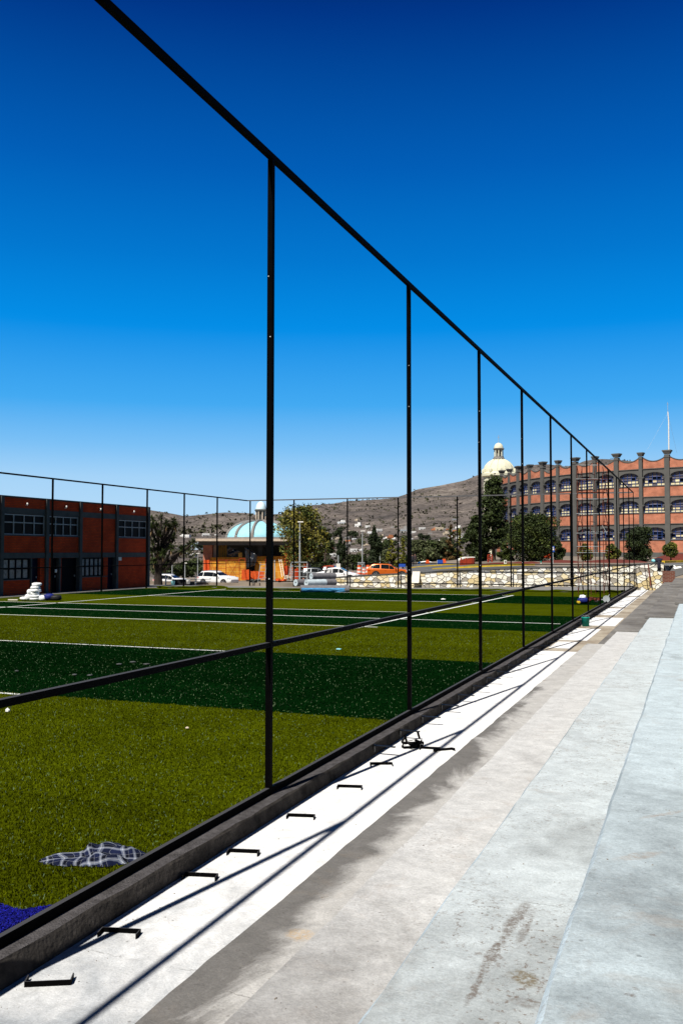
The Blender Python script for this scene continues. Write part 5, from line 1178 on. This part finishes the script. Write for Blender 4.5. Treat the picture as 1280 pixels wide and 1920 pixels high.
t = T('post', 'short plain grey pole above the white saloon roof', 'post', gD(634, 110)); MB().tube([gD(634, 110), pv(634, 1041, 110)], .07, 8).build('shaft', galv, t); MB().box(pv(634, 1060, 110)-Vector(D0)*.1, (.5, .05, .6), va).build('plate', lampw, t)
def sign(px, ytop, ybase, D, wpx, hpx, mat, lab, posts=1, name='sign_board', mark=None):
    b = pv(px, ybase, D); t = T(name, lab, 'sign', b); hw = wpx/F*D/2; hh = hpx/F*D; ztop = pv(px, ytop, D).z
    for s in ((0,) if posts == 1 else (-1, 1)):
        q = b+Vector(R0)*hw*s*1.02; MB().bar(q, (q.x, q.y, ztop), .06).build('post', galv, t)
    c = Vector((b.x, b.y, ztop-hh/2))-Vector(D0)*.07; p = MB().box(c, (hw*2, .04, hh), va).build('panel', mat, t)
    if mark: mm = MB(); [mm.box(c-Vector(D0)*.03+Vector(R0)*dx*hw*2+Vector((0, 0, dz*hh)), (w_*hw*2, .02, h_*hh), va) for dx, dz, w_, h_ in mark]; mm.build('symbol', hdark if mat is lampw else lampw, p)
sign(824.5, 1050, 1064, 112, 10, 8, bluesign, 'blue banner stretched between two white posts on the road', 2)
sign(753, 1056, 1066, 105, 13, 7, bluesign, 'blue barrier panel behind the orange car bonnet', 2, 'barrier_panel')
sign(946.5, 1050, 1066, 92, 5, 7.5, lampw, 'small white sign with dark symbol before the clipped shrub', 1, mark=((-.1, .1, .16, .5), (.15, .2, .3, .16), (.15, -.1, .3, .16), (.25, .05, .14, .35)))
sign(1036, 1024, 1064, 88, 5, 11, bluesign, 'blue sign plate high on a grey pole', 1, mark=((0, .28, .5, .14), (0, -.05, .6, .3)))
sign(677, 1054, 1076, 98, 12, 4, galv, 'grey frame stand behind the orange barrels', 2, 'frame_stand')
P = pv(1013.5, 1063, 90); t = T('bollard', 'short white and teal bollard below the broad round tree', 'bollard', P); MB().tube([P, P+Vector((0, 0, .42))], .06, 8).build('shaft', lampw, t); MB().tube([P+Vector((0, 0, .421)), P+Vector((0, 0, .6))], .065, 8).build('band', teal, t)
for px, D, h_, lab in ((673.5, 97, 12.5, 'orange traffic barrel just right of the white saloon'), (690, 97.5, 13, 'orange traffic barrel nearest the tail of the orange car'), (683, 101, 10, 'orange traffic barrel set back between the other two')):
    b = gD(px, D); b.z = pv(px, 1077, D).z; t = T('traffic_barrel', lab, 'traffic barrel', b, 'orange traffic barrels'); H = h_/F*D*1.35
    for k in range(5): MB().lathe([(.27-.015*k, H*k/5), (.27-.015*k, H*(k+1)/5-.01), (.24-.015*k, H*(k+1)/5)], b, 16).build('body' if k % 2 == 0 else 'stripe', barrel if k % 2 == 0 else lampw, t)
for px, D, lab, mt in ((660, 112, 'red plastic road barrier behind the white car bonnet', barrel), (731, 118, 'red plastic road barrier beyond the orange car roof', barrel), (801, 128, 'small orange barrier left of the blue banner', barrel), (832, 122, 'small orange barrier under the blue banner', barrel)):
    b = gD(px, D); m = MB().prism([b+Vector(R0)*x+Vector((0, 0, z)) for x, z in ((-.3, 0), (.3, 0), (.26, .2), (.17, .55), (-.17, .55), (-.26, .2))], Vector(D0)*.25); tag(m.build('road_barrier', mt, origin=b), lab, 'barrier')
# red booth with slanted white roof edge
b = gD(880, 100); bo = T('red_kiosk', 'small red open kiosk with slanted white roof edge', 'kiosk', b)
def bp(px, py, D=100): return pv(px, py, D)
MB().prism([bp(862, 1062), bp(884, 1058), bp(884, 1046), bp(862, 1050)], Vector(D0)*.3).build('front_panel', redm, bo); MB().prism([bp(860, 1051), bp(862, 1048), bp(872, 1044.5), bp(890, 1044), bp(890, 1045.5), bp(873, 1046)], Vector(D0)*2.2).build('roof', lampw, bo)
for px in (864, 873, 886): MB().bar(bp(px, 1066), bp(px, 1046), .1).build('post', redm, bo)
MB().prism([bp(884.5, 1058), bp(890, 1062), bp(890, 1046), bp(884.5, 1046)], Vector(D0)*1.8).build('side_panel', rust, bo)
# red frame under the pine
t = sframe(914, 922, 1040, 1055, 106, redm, 'red painted frame standing under the tall ragged pine', True, (.5,), .1, 'scaffold', 'scaffold')
# white railing and buckets behind the far corner
rl_ = T('railing', 'low white pipe railing behind the far corner of the pitch', 'railing', pv(330, 1095, 79))
for px, y0 in ((311, 1078), (367, 1081)): MB().bar(pv(px, 1097, 79), pv(px, y0, 79), .09).build('post', lampw, rl_)
for y in (1087, 1091): MB().bar(pv(311, y, 79.02), pv(395, y-1, 83), .045).build('rail', galv, rl_)
for px, py, mt, lab in ((353, 1095, lampw, 'white plastic bucket behind the far fence corner'), (324.5, 1097, cyan, 'pale blue bucket near the yucca trunk')):
    P = pv(px, py, 78); t = T('bucket', lab, 'bucket', P); MB().lathe([(0, 0), (.14, 0), (.18, .34), (.185, .36), (.165, .36), (.13, .03), (0, .03)], P, 18).build('pail', mt, t, True); MB().tube([(P.x+.17*math.cos(a), P.y, P.z+.33+.1*math.sin(a)) for a in np.linspace(0, math.pi, 9)], .006, 4).build('handle', galv, t)
P = pv(340, 1097, 79.5); m = MB().box(P+Vector((0, 0, .25)), (1.5, .7, .5), va+.1); tag(m.build('crate_box', plast, origin=P, bevel=.03), 'long black crate beside the pale blue bucket', 'crate')

# ------------------------------------------------------------------ CARS
def car(label, kind, P, ang, paint, Lc=4.5, Wc=1.8, Hc=1.5):
    t = T('parked_car', label, 'car', P, 'cars parked beyond the pitch')
    R = Matrix.Rotation(ang, 3, 'Z')
    def w_(x, y, z): return P+R @ Vector((x, y, z))
    # stations x from tail to nose: (x, zbottom, zbelt, ztop, halfwidth, half width of top)
    S = {'sedan': [(-.5, .34, .70, .74, .80, .72), (-.485, .24, .78, .90, .92, .78), (-.40, .20, .84, .98, .98, .80), (-.345, .19, .86, 1.02, 1, .78), (-.22, .19, .87, 1.36, 1, .64), (-.06, .19, .87, 1.44, 1, .66), (.06, .19, .86, 1.40, 1, .66), (.235, .19, .84, .98, 1, .80), (.40, .20, .72, .84, .97, .80), (.475, .23, .62, .70, .90, .76), (.5, .34, .52, .56, .76, .66)],
         'suv': [(-.5, .36, .80, .84, .82, .74), (-.485, .26, .95, 1.05, .93, .80), (-.455, .23, 1.0, 1.40, .97, .68), (-.40, .22, 1.02, 1.62, .99, .68), (-.20, .22, 1.02, 1.68, 1, .70), (-.02, .22, 1.0, 1.64, 1, .70), (.04, .22, .99, 1.54, 1, .70), (.17, .22, 1.0, 1.13, 1, .82), (.38, .23, .93, 1.06, .98, .82), (.47, .27, .74, .86, .92, .80), (.5, .36, .62, .68, .80, .70)],
         'hatch': [(-.5, .36, .72, .78, .82, .74), (-.49, .26, .88, .98, .93, .80), (-.455, .23, .96, 1.18, .97, .72), (-.37, .22, .98, 1.46, .99, .66), (-.20, .22, .97, 1.55, 1, .68), (-.02, .22, .94, 1.50, 1, .68), (.05, .22, .92, 1.40, 1, .68), (.19, .22, .92, 1.03, 1, .80), (.39, .23, .80, .90, .97, .80), (.475, .26, .66, .76, .91, .78), (.5, .36, .54, .60, .78, .68)]}[kind]
    hw = Wc/2; sc_h = Hc/max(s[3] for s in S); rows = []
    for x, zb, zk, zt, a, b in S:
        x *= Lc; zb *= sc_h; zk *= sc_h; zt *= sc_h; a *= hw; b *= hw
        h = [(0, zb), (a*.88, zb), (a*.97, zb+.12), (a, (zb+zk)/2), (a*.985, zk-.04), (a*.95, zk), (b+(a*.95-b)*.12, zt-(zt-zk)*.14), (b*.86, zt-.005), (0, zt+.012)]
        rows.append([(x, y, z) for y, z in h]+[(x, -y, z) for y, z in h[-2:0:-1]])
    n = len(rows[0]); m = MB(); vs = [w_(*p) for r in rows for p in r]
    m.add(vs, [(i*n+k, i*n+(k+1) % n, (i+1)*n+(k+1) % n, (i+1)*n+k) for i in range(len(rows)-1) for k in range(n)]); m.poly([w_(*p) for p in rows[0]][::-1]); m.poly([w_(*p) for p in rows[-1]])
    body = m.build('body', paint, t, smooth=True)
    es = body.modifiers.new('es', 'EDGE_SPLIT'); es.split_angle = math.radians(32)
    # glazing on the side planes between belt (index 5) and roof (index 6)
    gi = [i for i, s in enumerate(S) if (s[3]-s[2]) > .3]; i0, i1 = gi[0], gi[-1]
    for sgn in (1, -1):
        kk = (5, 6) if sgn == 1 else (n-5, n-6)
        cols = []
        for i in range(i0-1, i1+2):
            lo = Vector(rows[i][kk[0]]); hi = Vector(rows[i][kk[1]]); cols.append((lo, hi))
        def pt(s, v):
            s = min(max(s, 0), len(cols)-1.001); i = int(s); f = s-i; lo = cols[i][0].lerp(cols[i+1][0], f); hi = cols[i][1].lerp(cols[i+1][1], f); q = lo.lerp(hi, v); q.y += sgn*.022; return q
        nseg = len(cols)-1; cut = [(.45, nseg*.40), (nseg*.40+.10, nseg*.68), (nseg*.68+.10, nseg-.45)]
        for a, b in cut:
            k = 6; g_ = MB(); top = []; bot = []
            for j in range(k+1):
                s = a+(b-a)*j/k; top.append(pt(s, .93)); bot.append(pt(s, .07))
            g_.add([w_(*p) for p in bot+top], [(j, j+1, k+2+j, k+1+j) for j in range(k)]); g_.build('side_window', cgl, t)
    # windscreens
    for i, j, nm in ((i1, i1+1, 'windscreen'), (i0-1, i0, 'rear_window')):
        q = [Vector(rows[i][6]), Vector(rows[i][7]), Vector(rows[i][n-7]), Vector(rows[i][n-6])]; q2 = [Vector(rows[j][6]), Vector(rows[j][7]), Vector(rows[j][n-7]), Vector(rows[j][n-6])]
        up_ = Vector((.018 if nm == 'windscreen' else -.018, 0, .018)); f0, f1 = .08, .92
        va_ = [p.lerp(p2, f0)+up_ for p, p2 in zip(q, q2)]; vb_ = [p.lerp(p2, f1)+up_ for p, p2 in zip(q, q2)]
        MB().add([w_(*p) for p in va_+vb_], [(k, k+1, k+5, k+4) for k in range(3)]).build(nm, cgl, t)
    # wheels
    rw = .335*sc_h if kind == 'sedan' else .36*sc_h
    for fx in (-.30, .30):
        for sgn in (1, -1):
            c = w_(fx*Lc+.02, sgn*(hw-.10), rw); RR = R @ Matrix.Rotation(-sgn*math.pi/2, 3, 'X')
            MB().lathe([(rw*1.16, -.02), (rw*1.16, .112), (rw*.95, .113), (0, .113)], c, 22, 0, RR).build('wheel_arch', plast, t)
            wo = MB().lathe([(rw*.62, -.10), (rw*.95, -.10), (rw, -.05), (rw, .09), (rw*.94, .125), (rw*.66, .13)], c, 22, 0, RR).build('wheel', tyre, t, True)
            rm = MB().lathe([(rw*.66, .128), (rw*.6, .10), (0, .09)], c, 20, 1, RR)
            for k in range(5):
                a = k*2*math.pi/5; rm.bar(c+RR @ Vector((0, 0, .118)), c+RR @ Vector((rw*.64*math.cos(a), rw*.64*math.sin(a), .122)), .055, .03, 0, up=RR @ Vector((0, 0, 1)))
            rm.lathe([(rw*.68, .122), (rw*.66, .138), (rw*.6, .122)], c, 20, 0, RR); rm.build('rim', [rim, plast], wo)
    zk = S[-3][2]*sc_h
    for sgn in (1, -1):
        MB().prism([w_(.405*Lc, sgn*hw*.975, zk-.10), w_(.478*Lc, sgn*hw*.86, zk-.13), w_(.478*Lc, sgn*hw*.80, zk-.01), w_(.41*Lc, sgn*hw*.95, zk+.03)], R @ Vector((.015, sgn*.03, .01))).build('headlight', headm, t)
        MB().prism([w_(-.488*Lc, sgn*hw*.88, S[1][2]*sc_h-.16), w_(-.43*Lc, sgn*hw*.985, S[1][2]*sc_h-.10), w_(-.43*Lc, sgn*hw*.97, S[1][2]*sc_h+.02), w_(-.488*Lc, sgn*hw*.84, S[1][2]*sc_h+.03)], R @ Vector((-.02, sgn*.025, 0))).build('tail_light', tailm, t)
        MB().blob(w_(.16*Lc, sgn*(hw+.09), S[6][2]*sc_h+.06), (.07, .10, .07), jit=0, rz=ang).build('mirror', paint if kind != 'hatch' else plast, t)
        MB().box(w_(0, sgn*(hw-.012), .30*sc_h), (Lc*.40, .05, .10), ang).build('sill_trim', plast, t)
        for fx in (-.06, .13): MB().box(w_(fx*Lc-.06, sgn*(hw+.005), .80*sc_h), (.18, .035, .03), ang).build('door_handle', chrome if kind == 'suv' else paint, t)
    MB().box(w_(.488*Lc, 0, .36*sc_h), (.10, Wc*.72, .16), ang).build('front_bumper', plast, t, bevel=.02); MB().box(w_(-.487*Lc, 0, .36*sc_h), (.10, Wc*.72, .18), ang).build('rear_bumper', plast, t, bevel=.02)
    MB().box(w_(.482*Lc, 0, .60*sc_h), (.09, Wc*.55, .13), ang).build('grille', plast, t)
    if kind == 'suv':
        for sgn in (1, -1): MB().bar(w_(-.38*Lc, sgn*hw*.60, Hc+.03), w_(.0, sgn*hw*.60, Hc+.03), .04).build('roof_rail', chrome, t)
    MB().box(w_(-.505*Lc, 0, .62*sc_h), (.02, .36, .14), ang).build('number_plate', lampw, t)
    return t
def carpos(px, D, yroof, Hc): p = pv(px, yroof, D); return Vector((p.x, p.y, p.z-Hc))
car('white sport utility car with roof rails by the pavilion', 'suv', carpos(409, 97, 1070.3, 1.52), va-.5, carw, 4.4, 1.8, 1.52)
car('white saloon car behind the low end of stone wall', 'sedan', carpos(634, 95, 1063.8, 1.44), va-.16, carw, 4.55, 1.78, 1.44)
car('glossy orange hatchback car behind the stone wall', 'hatch', carpos(729, 92, 1055.8, 1.52), va-.10, caro, 4.35, 1.78, 1.52)
car('white estate car parked in shade beyond the yucca', 'suv', carpos(322, 112, 1076.5, 1.5), va-.3, carw, 4.4, 1.8, 1.5)
car('dark car parked under the trees behind the trestle', 'hatch', carpos(597, 112, 1064, 1.5), va-.1, carg, 4.4, 1.8, 1.5)
car('maroon car mostly hidden behind the white saloon roof', 'sedan', carpos(622, 118, 1060, 1.44), va-.2, redm, 4.4, 1.8, 1.44)
car('pale car far off beside the blue banner', 'hatch', carpos(806, 140, 1052, 1.5), va+.2, hwall[0], 4.2, 1.8, 1.5)
# ------------------------------------------------------------------ PEOPLE far down the road (two standing figures in dark clothes)
skin = M('skin', (.30, .17, .11), .7); hairm = M('hair_black', (.01, .008, .007), .7); trous = M('dark_trousers', (.02, .022, .03), .9); shirtg = M('dark_red_top', (.12, .03, .03), .9)
def person(px, D, lab, top, sw=0.12):
    b = gD(px, D); me = bpy.data.meshes.new('person')
    J = {'pel': (0, 0, .92, .15), 'che': (0, .01, 1.28, .16), 'nk': (0, 0, 1.48, .06), 'hd': (0, -.01, 1.60, .10), 'ht': (0, 0, 1.72, .085)}
    for s, q in ((1, 'l'), (-1, 'r')):
        J['hp'+q] = (s*.09, 0, .88, .10); J['kn'+q] = (s*.11, s*sw*.5-.02, .48, .065); J['an'+q] = (s*.11, s*sw+.02, .09, .045); J['to'+q] = (s*.12, s*sw-.14, .03, .035)
        J['sh'+q] = (s*.19, 0, 1.42, .06); J['el'+q] = (s*.25, .03, 1.13, .042); J['wr'+q] = (s*.24, -.07, .88, .032); J['ha'+q] = (s*.235, -.10, .79, .028)
    ed = [('pel', 'che'), ('che', 'nk'), ('nk', 'hd'), ('hd', 'ht')]
    for q in 'lr': ed += [('pel', 'hp'+q), ('hp'+q, 'kn'+q), ('kn'+q, 'an'+q), ('an'+q, 'to'+q), ('che', 'sh'+q), ('sh'+q, 'el'+q), ('el'+q, 'wr'+q), ('wr'+q, 'ha'+q)]
    ks = list(J); me.from_pydata([J[k][:3] for k in ks], [(ks.index(a), ks.index(c)) for a, c in ed], [])
    ob = bpy.data.objects.new('person', me); COL.objects.link(ob); ob.location = b; ob.rotation_euler = (0, 0, va)
    sk_ = ob.modifiers.new('skin', 'SKIN'); ob.modifiers.new('sub', 'SUBSURF').levels = 1
    for i, k in enumerate(ks): me.skin_vertices[0].data[i].radius = (J[k][3],)*2
    me.skin_vertices[0].data[0].use_root = True
    m, nt_, N_, L_, bs = nodes('figure'); tcn = N_.new('ShaderNodeTexCoord'); se = N_.new('ShaderNodeSeparateXYZ'); L_.new(tcn.outputs['Object'], se.inputs[0]); r = N_.new('ShaderNodeValToRGB'); r.color_ramp.interpolation = 'CONSTANT'
    mr = N_.new('ShaderNodeMapRange'); mr.inputs[2].default_value = 2; L_.new(se.outputs[2], mr.inputs[0]); L_.new(mr.outputs[0], r.inputs[0]); E_ = r.color_ramp.elements
    E_[0].color = (.01, .01, .01, 1); E_[1].position = .05; E_[1].color = (.02, .022, .03, 1)
    for p_, c in ((.46, top), (.735, (.30, .17, .11))): k = E_.new(p_); k.color = rgba(c)
    L_.new(r.outputs[0], bs.inputs['Base Color']); bs.inputs['Roughness'].default_value = .85; me.materials.append(m)
    MB().blob(b+Vector((0, 0, 1.70)), (.105, .115, .10), jit=.05).build('hair', hairm, ob)
    tag(ob, lab, 'person')
person(772.5, 128, 'person in dark top standing at the left near the road', (.02, .02, .025)); person(777.5, 130, 'person in dark clothes standing right of the other one', (.05, .03, .03))

# ------------------------------------------------------------------ TOWN ON THE HILLSIDE
hs = [(640, 983, 26, 0), (671, 988, 22, 0), (657, 999, 20, 1), (709, 998, 24, 0), (663, 1035, 24, 0), (677, 1033, 14, 0), (592, 1044, 34, 0), (624, 1044, 26, 0), (791, 993, 22, 0), (775, 1000, 18, 0), (757, 998, 26, 2), (730, 1011, 24, 3), (724, 1014, 14, 0), (822, 994, 30, 1), (813, 995, 16, 3), (851, 976, 14, 2), (858, 992, 22, 0), (386, 1005, 26, 0), (393, 1006, 12, 2), (351, 1009, 24, 0), (357, 1040, 26, 1), (362, 1044, 20, 0), (342, 1007, 14, 0), (690, 1012, 16, 2), (650, 1010, 16, 2), (664, 1012, 14, 0), (745, 1020, 16, 0), (806, 1002, 16, 2), (835, 1003, 18, 1), (868, 1004, 16, 2), (781, 1008, 14, 1), (702, 1020, 18, 0), (686, 1024, 16, 1), (654, 1022, 16, 2), (632, 1012, 14, 1), (770, 1012, 14, 0), (845, 1009, 16, 0), (668, 977, 12, 1), (688, 990, 12, 0), (738, 990, 12, 2), (880, 996, 14, 0), (405, 1004, 10, 0), (335, 1030, 16, 2), (716, 1005, 10, 1)]
for _ in range(34):
    hs.append((random.uniform(588, 885), random.uniform(988, 1034), random.uniform(9, 20), random.choice((0, 0, 0, 1, 2, 3))))
hn = ['white', 'cream', 'grey', 'terracotta']
for i, (px, py, wp, k) in enumerate(hs):
    P, D = hp(px, py); wd = wp/F*D*.5; hh = wd*random.uniform(.35, .55); dp = wd*.8; a = va+random.uniform(-.5, .5)
    if D > 1400: continue
    m = MB().box(P+Vector((0, 0, hh/2-hh*.3)), (wd, dp, hh*1.6), a, 0); R = Matrix.Rotation(a, 3, 'Z')
    if random.random() < .5: m.box(P+R @ Vector((wd*.22, 0, hh*1.2)), (wd*.45, dp*.8, hh*.75), a, 0)
    m.box(P+R @ Vector((0, -.05, hh*.52)), (wd*1.04, dp*1.04, hh*.08), a, 2)
    nw = random.choice((2, 3, 4))
    for q in range(nw): m.box(P+R @ Vector((wd*((q+.5)/nw-.5), -dp/2, hh*.1)), (wd*.16, .3, hh*.34), a, 1)
    side = 'below the left hill' if px < 420 else ('on the middle slope' if px < 700 else 'below the main mountain')
    o = m.build('hillside_house', [hwall[k], hdark, tin if i % 5 == 0 else hwall[k]], origin=P); tag(o, 'tiny '+hn[k]+' flat-roofed house '+side, 'house', 'houses on the hillside '+side+' '+hn[k])
P, D = hp(371, 1031); m = MB().prism([P+Vector(R0)*x+Vector((0, 0, z)) for x, z in ((-9, 0), (9, 0), (9, 3), (0, 4.6), (-9, 3))], Vector(D0)*14); tag(m.build('shed', tin, origin=P), 'long pale blue tin roofed shed left of the pavilion', 'shed')
